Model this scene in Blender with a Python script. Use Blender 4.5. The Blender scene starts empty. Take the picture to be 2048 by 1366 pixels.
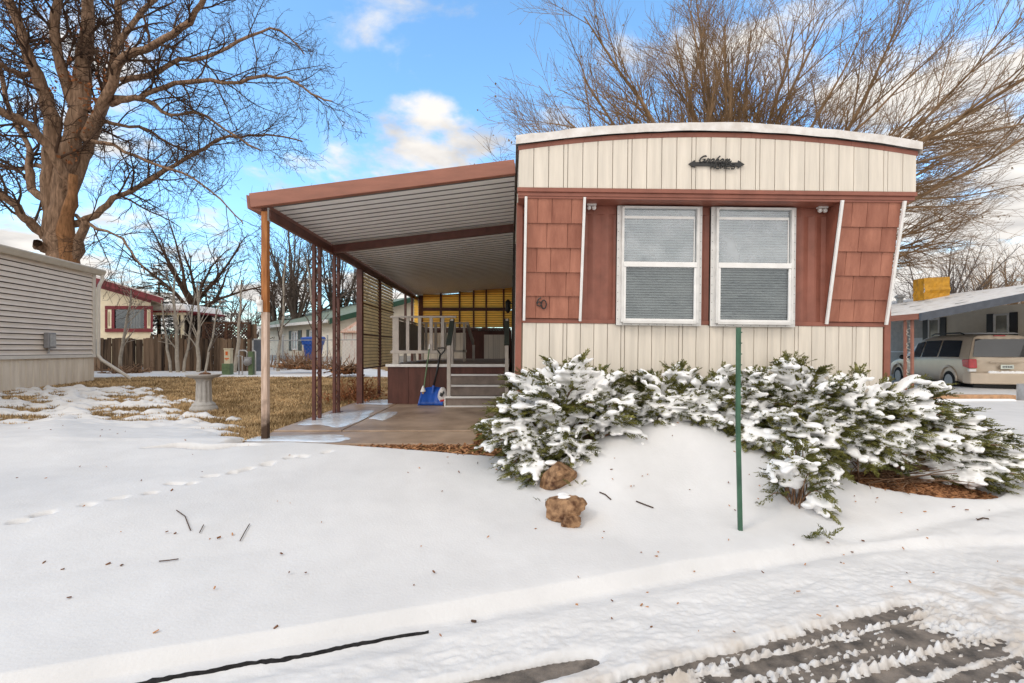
import bpy, math, random
import numpy as np
from mathutils import Vector, Matrix, Euler
R = math.radians
sc = bpy.context.scene
col = sc.collection
CAMZ = 1.4
# ------------------------------------------------------------------ camera
cam = bpy.data.cameras.new('Camera'); camo = bpy.data.objects.new('Camera', cam); col.objects.link(camo)
camo.location = (0, 0, CAMZ); camo.rotation_euler = (R(90), 0, 0)
cam.sensor_width = 36; cam.lens = 36 * 1000 / 2048
cam.shift_x = 4 / 2048; cam.shift_y = 15 / 2048
cam.clip_start = .05; cam.clip_end = 2000
sc.camera = camo
# ------------------------------------------------------------------ sky, sun, exposure
SUN = Vector((-.62, -.42, .66)).normalized()
elev = math.asin(SUN.z); az = math.atan2(SUN.x, SUN.y)
w = bpy.data.worlds.new('World'); sc.world = w; w.use_nodes = True
nt = w.node_tree; N = nt.nodes; L = nt.links
bg = N['Background']; bg.inputs[1].default_value = .125
sky = N.new('ShaderNodeTexSky'); sky.sky_type = 'NISHITA'; sky.sun_disc = False
sky.sun_elevation = elev; sky.sun_rotation = az; sky.air_density = 1.0; sky.dust_density = .6; sky.ozone_density = 2.5
tc = N.new('ShaderNodeTexCoord')
sep = N.new('ShaderNodeSeparateXYZ'); L.new(tc.outputs['Generated'], sep.inputs[0])
def wm(op, a, b):
    n = N.new('ShaderNodeMath'); n.operation = op
    for i, v in enumerate((a, b)):
        if isinstance(v, (int, float)): n.inputs[i].default_value = v
        else: L.new(v, n.inputs[i])
    return n.outputs[0]
zc = wm('MAXIMUM', sep.outputs[2], .0)
den = wm('ADD', zc, .22)
cx = wm('DIVIDE', sep.outputs[0], den); cy = wm('DIVIDE', sep.outputs[1], den)
cmb = N.new('ShaderNodeCombineXYZ'); L.new(cx, cmb.inputs[0]); L.new(cy, cmb.inputs[1])
cmb.inputs[2].default_value = 21.3
n1 = N.new('ShaderNodeTexNoise'); n1.inputs['Scale'].default_value = 2.3; n1.inputs['Detail'].default_value = 9
n1.inputs['Roughness'].default_value = .56; n1.inputs['Distortion'].default_value = .25
L.new(cmb.outputs[0], n1.inputs['Vector'])
# more cloud low down and to the right of the view
low = wm('MULTIPLY', wm('SUBTRACT', .36, zc), .34)
rgt = wm('MULTIPLY', wm('MAXIMUM', wm('SUBTRACT', sep.outputs[0], .12), 0.0), .22)
back = wm('MULTIPLY', wm('MAXIMUM', wm('MULTIPLY', wm('SUBTRACT', sep.outputs[1], .1), -1.0), 0.0), .32)   # unseen cloud added behind the viewer as neutral fill light
cov = wm('ADD', n1.outputs[0], wm('ADD', wm('ADD', back, wm('MULTIPLY', wm('MAXIMUM', wm('SUBTRACT', zc, .60), 0.0), 1.3)), wm('ADD', low, rgt)))  # also unseen overcast overhead, added to neutralise the blue light
rmp = N.new('ShaderNodeValToRGB'); rmp.color_ramp.elements[0].position = .52; rmp.color_ramp.elements[1].position = .66
rmp.color_ramp.interpolation = 'EASE'
L.new(cov, rmp.inputs[0])
n2 = N.new('ShaderNodeTexNoise'); n2.inputs['Scale'].default_value = 5; n2.inputs['Detail'].default_value = 6
L.new(cmb.outputs[0], n2.inputs['Vector'])
crmp = N.new('ShaderNodeValToRGB')
crmp.color_ramp.elements[0].color = (6.2, 6.0, 5.9, 1); crmp.color_ramp.elements[1].color = (9.6, 9.2, 8.7, 1)
crmp.color_ramp.elements[0].position = .3; crmp.color_ramp.elements[1].position = .6
L.new(n2.outputs[0], crmp.inputs[0])
tint = N.new('ShaderNodeMix'); tint.data_type = 'RGBA'; tint.blend_type = 'MULTIPLY'; tint.inputs[0].default_value = 1
L.new(sky.outputs[0], tint.inputs[6]); tint.inputs[7].default_value = (2.4, 3.1, 3.2, 1)
mx = N.new('ShaderNodeMix'); mx.data_type = 'RGBA'
L.new(rmp.outputs[0], mx.inputs[0]); L.new(tint.outputs[2], mx.inputs[6]); L.new(crmp.outputs[0], mx.inputs[7])
# unseen sky behind the viewer brightened, added as frontal fill light
rear_fill = wm('ADD', 1.0, wm('MULTIPLY', wm('MAXIMUM', wm('MULTIPLY', sep.outputs[1], -1.0), 0.0), 1.0))
gv = N.new('ShaderNodeVectorMath'); gv.operation = 'SCALE'; L.new(mx.outputs[2], gv.inputs[0]); L.new(rear_fill, gv.inputs['Scale'])
L.new(gv.outputs[0], bg.inputs[0])
sun = bpy.data.lights.new('Sun', 'SUN'); suno = bpy.data.objects.new('Sun', sun); col.objects.link(suno)
sun.energy = 1.1; sun.angle = R(14); sun.color = (1, .88, .74)
suno.rotation_euler = SUN.to_track_quat('Z', 'Y').to_euler()
sc.view_settings.view_transform = 'Standard'; sc.view_settings.look = 'None'
sc.view_settings.exposure = -.18; sc.view_settings.gamma = 1
# ------------------------------------------------------------------ helpers
OFF = {}
def tag(o, label=None, cat=None, group=None, kind=None):
    if label: o['label'] = label
    if cat: o['category'] = cat
    if group: o['group'] = group
    if kind: o['kind'] = kind
    return o
def thing(name, label, cat, loc=(0, 0, 0), group=None, rot=None):
    o = bpy.data.objects.new(name, None); col.objects.link(o); o.empty_display_size = .2
    o.location = loc; tag(o, label, cat, group)
    OFF[o.name] = Vector(loc) if rot is None else Vector((0, 0, 0))
    if rot is not None: o.rotation_euler = rot
    return o
def link(name, me, mat, parent=None, smooth=False):
    o = bpy.data.objects.new(name, me); col.objects.link(o)
    if mat is not None:
        for m in (mat if isinstance(mat, (list, tuple)) else [mat]): me.materials.append(m)
    if parent is not None:
        o.parent = parent; off = OFF.get(parent.name, Vector((0, 0, 0))); OFF[o.name] = off
        if off.length > 0: me.transform(Matrix.Translation(-off))
    else: OFF[o.name] = Vector((0, 0, 0))
    if smooth: me.shade_smooth()
    return o
class MB:
    def __init__(s): s.v = []; s.f = []; s.mi = []; s.cur = 0
    def add(s, vs, fs):
        b = len(s.v); s.v += [tuple(v) for v in vs]
        for f in fs: s.f.append(tuple(i + b for i in f)); s.mi.append(s.cur)
        return s
    def box(s, x0, x1, y0, y1, z0, z1):
        return s.add([(x0,y0,z0),(x1,y0,z0),(x1,y1,z0),(x0,y1,z0),(x0,y0,z1),(x1,y0,z1),(x1,y1,z1),(x0,y1,z1)],
            [(3,2,1,0),(4,5,6,7),(0,1,5,4),(1,2,6,5),(2,3,7,6),(3,0,4,7)])
    def hexa(s, p):   # 8 points: bottom ring 4, top ring 4
        return s.add(p, [(3,2,1,0),(4,5,6,7),(0,1,5,4),(1,2,6,5),(2,3,7,6),(3,0,4,7)])
    def bar(s, a, b, wd, th, up=(0, 0, 1)):   # rectangular bar from a to b
        a = Vector(a); b = Vector(b); d = (b - a).normalized(); u = Vector(up)
        if abs(d.dot(u)) > .98: u = Vector((0, 1, 0))
        x = d.cross(u).normalized() * wd / 2; y = x.cross(d).normalized() * th / 2
        return s.hexa([a-x-y, a+x-y, b+x-y, b-x-y, a-x+y, a+x+y, b+x+y, b-x+y])
    def prism(s, poly, axis, lo, hi):   # polygon extruded along axis
        def P(p, t):
            return {'x': (t, p[0], p[1]), 'y': (p[0], t, p[1]), 'z': (p[0], p[1], t)}[axis]
        n = len(poly)
        return s.add([P(p, lo) for p in poly] + [P(p, hi) for p in poly],
            [tuple(range(n - 1, -1, -1)), tuple(range(n, 2 * n))] + [(i, (i + 1) % n, (i + 1) % n + n, i + n) for i in range(n)])
    def tube(s, pts, rad, n=8, cap=True):
        pts = [Vector(p) for p in pts]; m = len(pts)
        if not isinstance(rad, (list, tuple)): rad = [rad] * m
        d0 = (pts[-1] - pts[0]); ref = Vector((0, 0, 1)) if abs(d0.normalized().z if d0.length else 0) < .9 else Vector((1, 0, 0))
        vs = []
        u = None
        for i in range(m):
            d = (pts[min(i + 1, m - 1)] - pts[max(i - 1, 0)]).normalized()
            if u is None:
                u = d.cross(ref)
                if u.length < 1e-4: u = d.cross(Vector((0, 1, 0)))
            u = (u - d * u.dot(d)).normalized(); v = d.cross(u)
            for k in range(n):
                a = 2 * math.pi * k / n; vs.append(pts[i] + (u * math.cos(a) + v * math.sin(a)) * rad[i])
        fs = [(i*n+k, i*n+(k+1) % n, (i+1)*n+(k+1) % n, (i+1)*n+k) for i in range(m - 1) for k in range(n)]
        if cap: fs += [tuple(range(n - 1, -1, -1)), tuple(range((m - 1) * n, m * n))]
        return s.add(vs, fs)
    def lathe(s, prof, c, n=24):   # prof: (r, z)
        vs = [(c[0] + r * math.cos(2*math.pi*k/n), c[1] + r * math.sin(2*math.pi*k/n), c[2] + z) for r, z in prof for k in range(n)]
        m = len(prof)
        fs = [(i*n+k, i*n+(k+1) % n, (i+1)*n+(k+1) % n, (i+1)*n+k) for i in range(m - 1) for k in range(n)]
        fs += [tuple(range(n - 1, -1, -1)), tuple(range((m - 1) * n, m * n))]
        return s.add(vs, fs)
    def ball(s, c, r, n=10, m=6, jit=0, rng=None):
        rx, ry, rz = r if isinstance(r, (tuple, list)) else (r, r, r)
        vs = []
        for i in range(m + 1):
            th = math.pi * i / m
            for k in range(n):
                a = 2 * math.pi * k / n; q = 1 + (rng.uniform(-jit, jit) if jit and 0 < i < m else 0)
                vs.append((c[0] + rx*q*math.sin(th)*math.cos(a), c[1] + ry*q*math.sin(th)*math.sin(a), c[2] + rz*q*math.cos(th)))
        return s.add(vs, [(i*n+k, (i+1)*n+k, (i+1)*n+(k+1) % n, i*n+(k+1) % n) for i in range(m) for k in range(n)])
    def quad(s, a, b, c, d): return s.add([a, b, c, d], [(0, 1, 2, 3)])
    def build(s, name, mat, parent=None, smooth=False, bevel=0, seg=2):
        me = bpy.data.meshes.new(name); me.from_pydata(s.v, [], s.f); 
        if any(s.mi): me.polygons.foreach_set('material_index', s.mi)
        me.update()
        o = link(name, me, mat, parent, smooth)
        if bevel:
            b = o.modifiers.new('Bevel', 'BEVEL'); b.width = bevel; b.segments = seg; b.limit_method = 'ANGLE'; b.angle_limit = R(40)
        return o
def np_mesh(name, verts, faces, k, mat, parent=None, smooth=False):
    me = bpy.data.meshes.new(name); nv = len(verts); nf = len(faces)
    me.vertices.add(nv); me.vertices.foreach_set('co', np.asarray(verts, np.float32).ravel())
    me.loops.add(nf * k); me.loops.foreach_set('vertex_index', np.asarray(faces, np.int32).ravel())
    me.polygons.add(nf); me.polygons.foreach_set('loop_start', np.arange(0, nf * k, k, dtype=np.int32))
    me.polygons.foreach_set('loop_total', np.full(nf, k, np.int32))
    me.update(calc_edges=True); me.validate()
    return link(name, me, mat, parent, smooth)
def W(px, py, Y):    # world point behind a photo pixel (2048 wide) at distance Y
    return Vector(((px - 1020) / 1000 * Y, Y, CAMZ - (py - 698) / 1000 * Y))
def sstep(a, b, t):
    t = np.clip((np.asarray(t, float) - a) / (b - a), 0, 1); return t * t * (3 - 2 * t)
def _h(ix, iy, s):
    n = (ix.astype(np.int64) * 374761393 + iy.astype(np.int64) * 668265263 + s * 1442695041) & 0xffffffff
    n = ((n ^ (n >> 13)) * 1274126177) & 0xffffffff
    return ((n ^ (n >> 16)) & 0xffff) / 65535.0
def vn(x, y, s=0):
    x = np.asarray(x, float); y = np.asarray(y, float)
    ix = np.floor(x); iy = np.floor(y); fx = x - ix; fy = y - iy
    fx = fx * fx * (3 - 2 * fx); fy = fy * fy * (3 - 2 * fy)
    return (_h(ix, iy, s)*(1-fx)+_h(ix+1, iy, s)*fx)*(1-fy) + (_h(ix, iy+1, s)*(1-fx)+_h(ix+1, iy+1, s)*fx)*fy
def fbm(x, y, s=0, o=4):
    t = 0; a = .5; k = 1
    for i in range(o): t = t + a * vn(x * k, y * k, s + i * 17); a *= .5; k *= 2.03
    return t
# ------------------------------------------------------------------ materials
def mat(name, c, rough=.6, spec=.4, var=.12, scale=6, bump=0, bscale=60, metal=0, stretch=None, c2=None, lo=.35, hi=.65, trans=0, isl=0):
    m = bpy.data.materials.new(name); m.use_nodes = True; t = m.node_tree; b = t.nodes['Principled BSDF']
    b.inputs['Roughness'].default_value = rough; b.inputs['Specular IOR Level'].default_value = spec; b.inputs['Metallic'].default_value = metal
    tcn = t.nodes.new('ShaderNodeTexCoord'); mp = t.nodes.new('ShaderNodeMapping'); t.links.new(tcn.outputs['Object'], mp.inputs[0])
    if stretch: mp.inputs['Scale'].default_value = stretch
    n = t.nodes.new('ShaderNodeTexNoise'); n.inputs['Scale'].default_value = scale; n.inputs['Detail'].default_value = 6; n.inputs['Roughness'].default_value = .6
    t.links.new(mp.outputs[0], n.inputs['Vector'])
    r = t.nodes.new('ShaderNodeValToRGB'); r.color_ramp.elements[0].position = lo; r.color_ramp.elements[1].position = hi
    if c2 is None: c2 = tuple(min(1, x * (1 + var)) for x in c); c = tuple(x * (1 - var) for x in c)
    r.color_ramp.elements[0].color = (*c, 1); r.color_ramp.elements[1].color = (*c2, 1)
    if isl:
        ge = t.nodes.new('ShaderNodeNewGeometry'); ma = t.nodes.new('ShaderNodeMath'); ma.operation = 'MULTIPLY_ADD'; ma.inputs[1].default_value = isl
        t.links.new(ge.outputs['Random Per Island'], ma.inputs[0]); sb = t.nodes.new('ShaderNodeMath'); sb.operation = 'SUBTRACT'; sb.inputs[1].default_value = isl / 2
        t.links.new(n.outputs[0], ma.inputs[2]); t.links.new(ma.outputs[0], sb.inputs[0]); t.links.new(sb.outputs[0], r.inputs[0])
    else: t.links.new(n.outputs[0], r.inputs[0])
    t.links.new(r.outputs[0], b.inputs['Base Color'])
    if bump:
        n3 = t.nodes.new('ShaderNodeTexNoise'); n3.inputs['Scale'].default_value = bscale; n3.inputs['Detail'].default_value = 5
        t.links.new(mp.outputs[0], n3.inputs['Vector'])
        bp = t.nodes.new('ShaderNodeBump'); bp.inputs['Strength'].default_value = bump; bp.inputs['Distance'].default_value = .01
        t.links.new(n3.outputs[0], bp.inputs['Height']); t.links.new(bp.outputs[0], b.inputs['Normal'])
    if trans:
        tl = t.nodes.new('ShaderNodeBsdfTranslucent'); t.links.new(r.outputs[0], tl.inputs[0])
        ms = t.nodes.new('ShaderNodeMixShader'); ms.inputs[0].default_value = trans
        t.links.new(b.outputs[0], ms.inputs[1]); t.links.new(tl.outputs[0], ms.inputs[2])
        t.links.new(ms.outputs[0], t.nodes['Material Output'].inputs[0])
    return m
def glassmat(name, tint=(.8, .85, .86), gloss=.18, rough=.02, film=0):
    m = bpy.data.materials.new(name); m.use_nodes = True; t = m.node_tree; t.nodes.remove(t.nodes['Principled BSDF'])
    tr = t.nodes.new('ShaderNodeBsdfTransparent'); tr.inputs[0].default_value = (*tint, 1)
    gl = t.nodes.new('ShaderNodeBsdfGlossy'); gl.inputs['Roughness'].default_value = rough; gl.inputs[0].default_value = (.9, .95, 1, 1)
    fr = t.nodes.new('ShaderNodeFresnel'); fr.inputs[0].default_value = 1.5
    ad = t.nodes.new('ShaderNodeMath'); ad.operation = 'ADD'; ad.inputs[1].default_value = gloss; ad.use_clamp = True; t.links.new(fr.outputs[0], ad.inputs[0])
    ms = t.nodes.new('ShaderNodeMixShader'); t.links.new(ad.outputs[0], ms.inputs[0]); t.links.new(tr.outputs[0], ms.inputs[1]); t.links.new(gl.outputs[0], ms.inputs[2])
    out = ms.outputs[0]
    n = t.nodes.new('ShaderNodeTexNoise'); n.inputs['Scale'].default_value = 3.5; n.inputs['Detail'].default_value = 4
    tcn = t.nodes.new('ShaderNodeTexCoord'); t.links.new(tcn.outputs['Object'], n.inputs['Vector'])
    bp = t.nodes.new('ShaderNodeBump'); bp.inputs['Strength'].default_value = .12; bp.inputs['Distance'].default_value = .02
    t.links.new(n.outputs[0], bp.inputs['Height']); t.links.new(bp.outputs[0], gl.inputs['Normal'])
    if film:
        df = t.nodes.new('ShaderNodeBsdfDiffuse'); df.inputs[0].default_value = (.85, .87, .9, 1)
        rp = t.nodes.new('ShaderNodeMapRange'); rp.inputs[1].default_value = .35; rp.inputs[2].default_value = .7; rp.inputs[3].default_value = film * .5; rp.inputs[4].default_value = film * 1.5
        t.links.new(n.outputs[0], rp.inputs[0])
        m2 = t.nodes.new('ShaderNodeMixShader'); t.links.new(rp.outputs[0], m2.inputs[0]); t.links.new(out, m2.inputs[1]); t.links.new(df.outputs[0], m2.inputs[2]); out = m2.outputs[0]
    t.links.new(out, t.nodes['Material Output'].inputs[0]); return m
M = {}
M['snow'] = mat('snow', (.645, .64, .64), .55, .25, .05, 2, .22, 60)
def slush(m):    # brown meltwater soaked into the snow along the wheel tracks
    t = m.node_tree; b = t.nodes['Principled BSDF']; src = b.inputs['Base Color'].links[0].from_socket
    g_ = t.nodes.new('ShaderNodeNewGeometry'); dp = t.nodes.new('ShaderNodeVectorMath'); dp.operation = 'DOT_PRODUCT'; dp.inputs[1].default_value = (-math.sin(R(19)), math.cos(R(19)), 0); t.links.new(g_.outputs['Position'], dp.inputs[0])
    mr = t.nodes.new('ShaderNodeMapRange'); mr.inputs[1].default_value = 2.02; mr.inputs[2].default_value = 1.80; mr.inputs[3].default_value = 0; mr.inputs[4].default_value = 1; t.links.new(dp.outputs['Value'], mr.inputs[0])
    n = t.nodes.new('ShaderNodeTexNoise'); n.inputs['Scale'].default_value = 7; n.inputs['Detail'].default_value = 5; t.links.new(g_.outputs['Position'], n.inputs['Vector'])
    m2 = t.nodes.new('ShaderNodeMapRange'); m2.inputs[1].default_value = .38; m2.inputs[2].default_value = .65; t.links.new(n.outputs[0], m2.inputs[0])
    ml = t.nodes.new('ShaderNodeMath'); ml.operation = 'MULTIPLY'; t.links.new(mr.outputs[0], ml.inputs[0]); t.links.new(m2.outputs[0], ml.inputs[1])
    mx_ = t.nodes.new('ShaderNodeMix'); mx_.data_type = 'RGBA'; t.links.new(ml.outputs[0], mx_.inputs[0]); t.links.new(src, mx_.inputs[6]); mx_.inputs[7].default_value = (.50, .45, .40, 1); t.links.new(mx_.outputs[2], b.inputs['Base Color'])
slush(M['snow'])
M['snow_clump'] = mat('snow_clump', (.86, .855, .85), .5, .25, .02, 9, .3, 60)
M['ground'] = mat('ground', (.14, .085, .04), .95, .1, c2=(.50, .32, .15), scale=5, bump=.8, bscale=40)
M['grass'] = mat('grass', (.19, .125, .055), .9, .15, c2=(.72, .52, .29), scale=1.5, lo=.3, hi=.7, isl=.4, trans=.25)
M['soil'] = mat('soil', (.06, .032, .02), .95, .1, c2=(.22, .11, .06), scale=14, bump=.8, bscale=50)
M['asphalt'] = mat('asphalt', (.05, .043, .038), .6, .45, c2=(.22, .185, .155), scale=9, bump=.6, bscale=120)
M['slab'] = mat('slab', (.22, .145, .095), .42, .45, c2=(.48, .35, .25), scale=2.2, bump=.35, bscale=50, lo=.3, hi=.7)
M['ice'] = mat('ice', (.66, .69, .73), .12, .6, c2=(.84, .86, .89), scale=5, bump=.6, bscale=22)
M['brown'] = mat('brown', (.255, .092, .062), .5, .4, .16, 5, .15, 30)
M['brown_shingle'] = mat('brown_shingle', (.225, .078, .049), .6, .35, c2=(.43, .18, .118), scale=5, bump=.5, bscale=35, stretch=(1.6, 1, .45), lo=.25, hi=.75, isl=.25)
M['brown_beam'] = mat('brown_beam', (.27, .105, .068), .42, .45, .15, 4, .12, 30, stretch=(.5, .5, 3))
M['brown_dark'] = mat('brown_dark', (.10, .034, .024), .45, .45, .25, 8)
M['cream'] = mat('cream', (.67, .61, .525), .5, .4, .13, 2.5, .15, 40, stretch=(6, 6, .4), lo=.3, hi=.7)
M['groove'] = mat('groove', (.42, .36, .28), .8, .2)
M['alum'] = mat('alum', (.66, .65, .63), .45, .5, .1, 8)
M['white'] = mat('white', (.78, .77, .75), .5, .4, .06, 8)
M['roofwhite'] = mat('roofwhite', (.60, .56, .52), .6, .3, c2=(.78, .76, .74), scale=7, bump=.4, bscale=20)
M['pan'] = mat('pan', (.86, .85, .83), .4, .45, .04, 3)
M['pan_seam'] = mat('pan_seam', (.20, .185, .17), .6, .3)  # groove faces coloured dark as the shade between awning ribs
M['louver'] = mat('louver', (.90, .80, .58), .5, .35, .1, 5, trans=.4)
M['louver_gold'] = mat('louver_gold', (1, .76, .32), .5, .35, .0, 4, trans=.88)
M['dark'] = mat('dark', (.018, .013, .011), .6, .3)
M['black'] = mat('black', (.012, .012, .012), .4, .5)
M['glass'] = glassmat('glass', (.80, .83, .83), gloss=.03)
M['glass_film'] = glassmat('glass_film', gloss=.06, film=.20)
M['glass_dark'] = glassmat('glass_dark', (.5, .52, .52), .02)
M['blind'] = mat('blind', (.56, .56, .54), .5, .4, .06, 4)
M['timber'] = mat('timber', (.20, .065, .018), .65, .3, c2=(.46, .19, .06), scale=7, bump=.4, bscale=30, stretch=(6, 6, .5), lo=.3, hi=.7)
M['timber_pale'] = mat('timber_pale', (.40, .28, .21), .75, .25, c2=(.64, .50, .41), scale=7, bump=.4, bscale=30, stretch=(6, 6, .5))
def stain(m, z0, z1, c):    # wet, rotted foot of the post
    t = m.node_tree; b = t.nodes['Principled BSDF']; src = b.inputs['Base Color'].links[0].from_socket
    g_ = t.nodes.new('ShaderNodeNewGeometry'); sp = t.nodes.new('ShaderNodeSeparateXYZ'); t.links.new(g_.outputs['Position'], sp.inputs[0])
    n = t.nodes.new('ShaderNodeTexNoise'); n.inputs['Scale'].default_value = 9; n.inputs['Detail'].default_value = 4; t.links.new(g_.outputs['Position'], n.inputs['Vector'])
    ad = t.nodes.new('ShaderNodeMath'); ad.operation = 'MULTIPLY_ADD'; t.links.new(n.outputs[0], ad.inputs[0]); ad.inputs[1].default_value = .55; t.links.new(sp.outputs[2], ad.inputs[2])
    mr = t.nodes.new('ShaderNodeMapRange'); mr.inputs[1].default_value = z1 + .27; mr.inputs[2].default_value = z0 + .27; mr.inputs[3].default_value = 0; mr.inputs[4].default_value = 1; t.links.new(ad.outputs[0], mr.inputs[0])
    mx_ = t.nodes.new('ShaderNodeMix'); mx_.data_type = 'RGBA'; t.links.new(mr.outputs[0], mx_.inputs[0]); t.links.new(src, mx_.inputs[6]); mx_.inputs[7].default_value = (*c, 1); t.links.new(mx_.outputs[2], b.inputs['Base Color'])
stain(M['timber_pale'], .55, .80, (.06, .035, .022))
M['deckskirt'] = mat('deckskirt', (.10, .038, .028), .55, .35, .25, 4, .2, 30, stretch=(3, 3, .6))
M['deckgray'] = mat('deckgray', (.26, .21, .18), .7, .3, .2, 5, .3, 30)
M['railgray'] = mat('railgray', (.50, .455, .41), .6, .35, .12, 6)
M['railpanel'] = mat('railpanel', (.26, .24, .215), .6, .35, .12, 6)
M['blue'] = mat('blue', (.012, .085, .42), .35, .5, .15, 6)
M['siding'] = mat('siding', (.66, .585, .51), .5, .35, .05, 3)
M['lapgap'] = mat('lapgap', (.07, .055, .045), .8, .2)  # dark colour standing in for the shade under each siding lap
M['skirt_tan'] = mat('skirt_tan', (.60, .52, .42), .6, .3, c2=(.76, .68, .57), scale=3, stretch=(2, 2, .3))
M['trimtan'] = mat('trimtan', (.60, .56, .50), .5, .35, .06, 5)
M['gutter'] = mat('gutter', (.50, .45, .37), .45, .4, .06, 5)
M['metalgray'] = mat('metalgray', (.22, .22, .23), .4, .5, .1, 8)
M['cottage'] = mat('cottage', (.74, .66, .49), .7, .3, .06, 3)
M['cream_house'] = mat('cream_house', (.72, .66, .55), .7, .3, .05, 3)
M['red'] = mat('red', (.16, .009, .016), .5, .4, .15, 5)
M['fence'] = mat('fence', (.022, .014, .010), .85, .2, c2=(.24, .16, .105), scale=2.2, stretch=(5, 5, .35), lo=.2, hi=.8, isl=.5)
M['lattice'] = mat('lattice', (.10, .05, .03), .8, .2, .3, 5)
M['greenroof'] = mat('greenroof', (.20, .24, .19), .8, .2, .2, 6)
M['greentrim'] = mat('greentrim', (.025, .075, .045), .5, .4)
M['shutter'] = mat('shutter', (.05, .06, .05), .5, .4)
M['rust'] = mat('rust', (.40, .15, .06), .7, .3, c2=(.62, .50, .42), scale=3, stretch=(9, 9, .8), lo=.4, hi=.6)
M['rustwhite'] = mat('rustwhite', (.72, .68, .62), .7, .3, c2=(.40, .14, .08), scale=3.5, stretch=(8, 8, .3), lo=.58, hi=.64)
M['bingreen'] = mat('bingreen', (.10, .15, .075), .5, .4, .2, 10)
M['beigebox'] = mat('beigebox', (.56, .50, .36), .5, .4)
M['orange'] = mat('orange', (.58, .12, .02), .5, .4)
M['galv'] = mat('galv', (.36, .36, .36), .4, .5, .15, 10)
M['bark_big'] = mat('bark_big', (.09, .055, .035), .9, .15, c2=(.36, .23, .15), scale=5, bump=.9, bscale=25, stretch=(3, 3, .5), lo=.3, hi=.7)
M['bark_orange'] = mat('bark_orange', (.13, .065, .03), .9, .15, c2=(.36, .18, .085), scale=5, bump=.9, bscale=25, stretch=(3, 3, .5), lo=.3, hi=.7)
M['twig_dark'] = mat('twig_dark', (.075, .045, .03), .9, .15, .3, 3)
M['twig_brown'] = mat('twig_brown', (.25, .16, .09), .9, .15, .3, 2)
M['twig_gray'] = mat('twig_gray', (.11, .085, .07), .9, .15, .25, 2)
M['bark_pale'] = mat('bark_pale', (.34, .30, .25), .85, .2, .2, 8)
M['deadleaf'] = mat('deadleaf', (.28, .11, .045), .8, .2, .35, 5, trans=.2)
M['needle'] = mat('needle', (.045, .055, .014), .7, .25, c2=(.25, .235, .06), scale=7, lo=.35, hi=.68, trans=.12)
M['needle_dark'] = mat('needle_dark', (.016, .026, .014), .75, .2, c2=(.05, .06, .028), scale=2)
M['stem'] = mat('stem', (.11, .06, .035), .9, .15, c2=(.30, .19, .12), scale=10)
M['stone'] = mat('stone', (.075, .03, .012), .75, .3, c2=(.36, .21, .11), scale=16, bump=1, bscale=22, lo=.36, hi=.62)
M['brick'] = mat('brick', (.34, .15, .10), .85, .2, .2, 12, .5, 50)
M['chip'] = mat('chip', (.15, .065, .03), .85, .2, c2=(.46, .23, .11), scale=25, isl=.6)
M['stakegreen'] = mat('stakegreen', (.025, .07, .045), .5, .4, c2=(.06, .15, .09), scale=4, stretch=(3, 3, 1))
M['concrete'] = mat('concrete', (.40, .385, .365), .8, .25, .12, 12, .4, 60)
M['tarp'] = mat('tarp', (.52, .26, .02), .55, .35, .2, 4, .4, 6)
M['bluegray'] = mat('bluegray', (.075, .085, .105), .5, .4, .15, 5)
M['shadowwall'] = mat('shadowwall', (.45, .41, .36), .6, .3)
M['vanpaint'] = mat('vanpaint', (.52, .43, .335), .3, .5, .04, 3, metal=.25)
M['taillight'] = mat('taillight', (.42, .012, .02), .2, .6, .2, 12)
M['plate'] = mat('plate', (.62, .66, .6), .4, .4)
M['tyre'] = mat('tyre', (.016, .016, .017), .8, .3)
M['woodedge'] = mat('woodedge', (.46, .27, .15), .75, .25, .2, 8)
M['bag'] = mat('bag', (.66, .62, .60), .5, .4, .1, 9)
# ------------------------------------------------------------------ ground shape
A19 = R(19); CU, SU = math.cos(A19), math.sin(A19)
def uv(x, y): return x * CU + y * SU, -x * SU + y * CU
def g(x, y):
    x = np.asarray(x, float); y = np.asarray(y, float)
    u, v = uv(x, y)
    wgt = 1 - sstep(3.0, 4.6, y); q = v * wgt + y * (1 - wgt)
    zl = np.interp(q, [-50, 2.46, 2.52, 3.3, 4.2, 5.2, 8, 12, 16, 20, 60], [0, 0, .05, .14, .27, .41, .43, .48, .56, .60, .60])
    zr = np.interp(q, [-50, 2.46, 2.52, 3.3, 4.3, 8, 15, 60], [0, 0, .02, .07, .15, .14, .08, .10])
    t = sstep(3.0, 4.6, x)
    return zl * (1 - t) + zr * t
def edge_y(x): return np.interp(x, [-3.4, -2.9, -2.3, -1.6, -.9, -.4, .1], [5.06, 5.08, 5.08, 5.00, 4.86, 4.74, 4.68])
FOOT = [(25, 1050), (104, 1026), (178, 1012), (232, 997), (298, 984), (340, 972), (395, 965), (424, 955), (468, 945), (487, 939), (528, 932), (543, 924), (583, 918), (610, 911), (650, 905)]
foot_w = []
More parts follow.
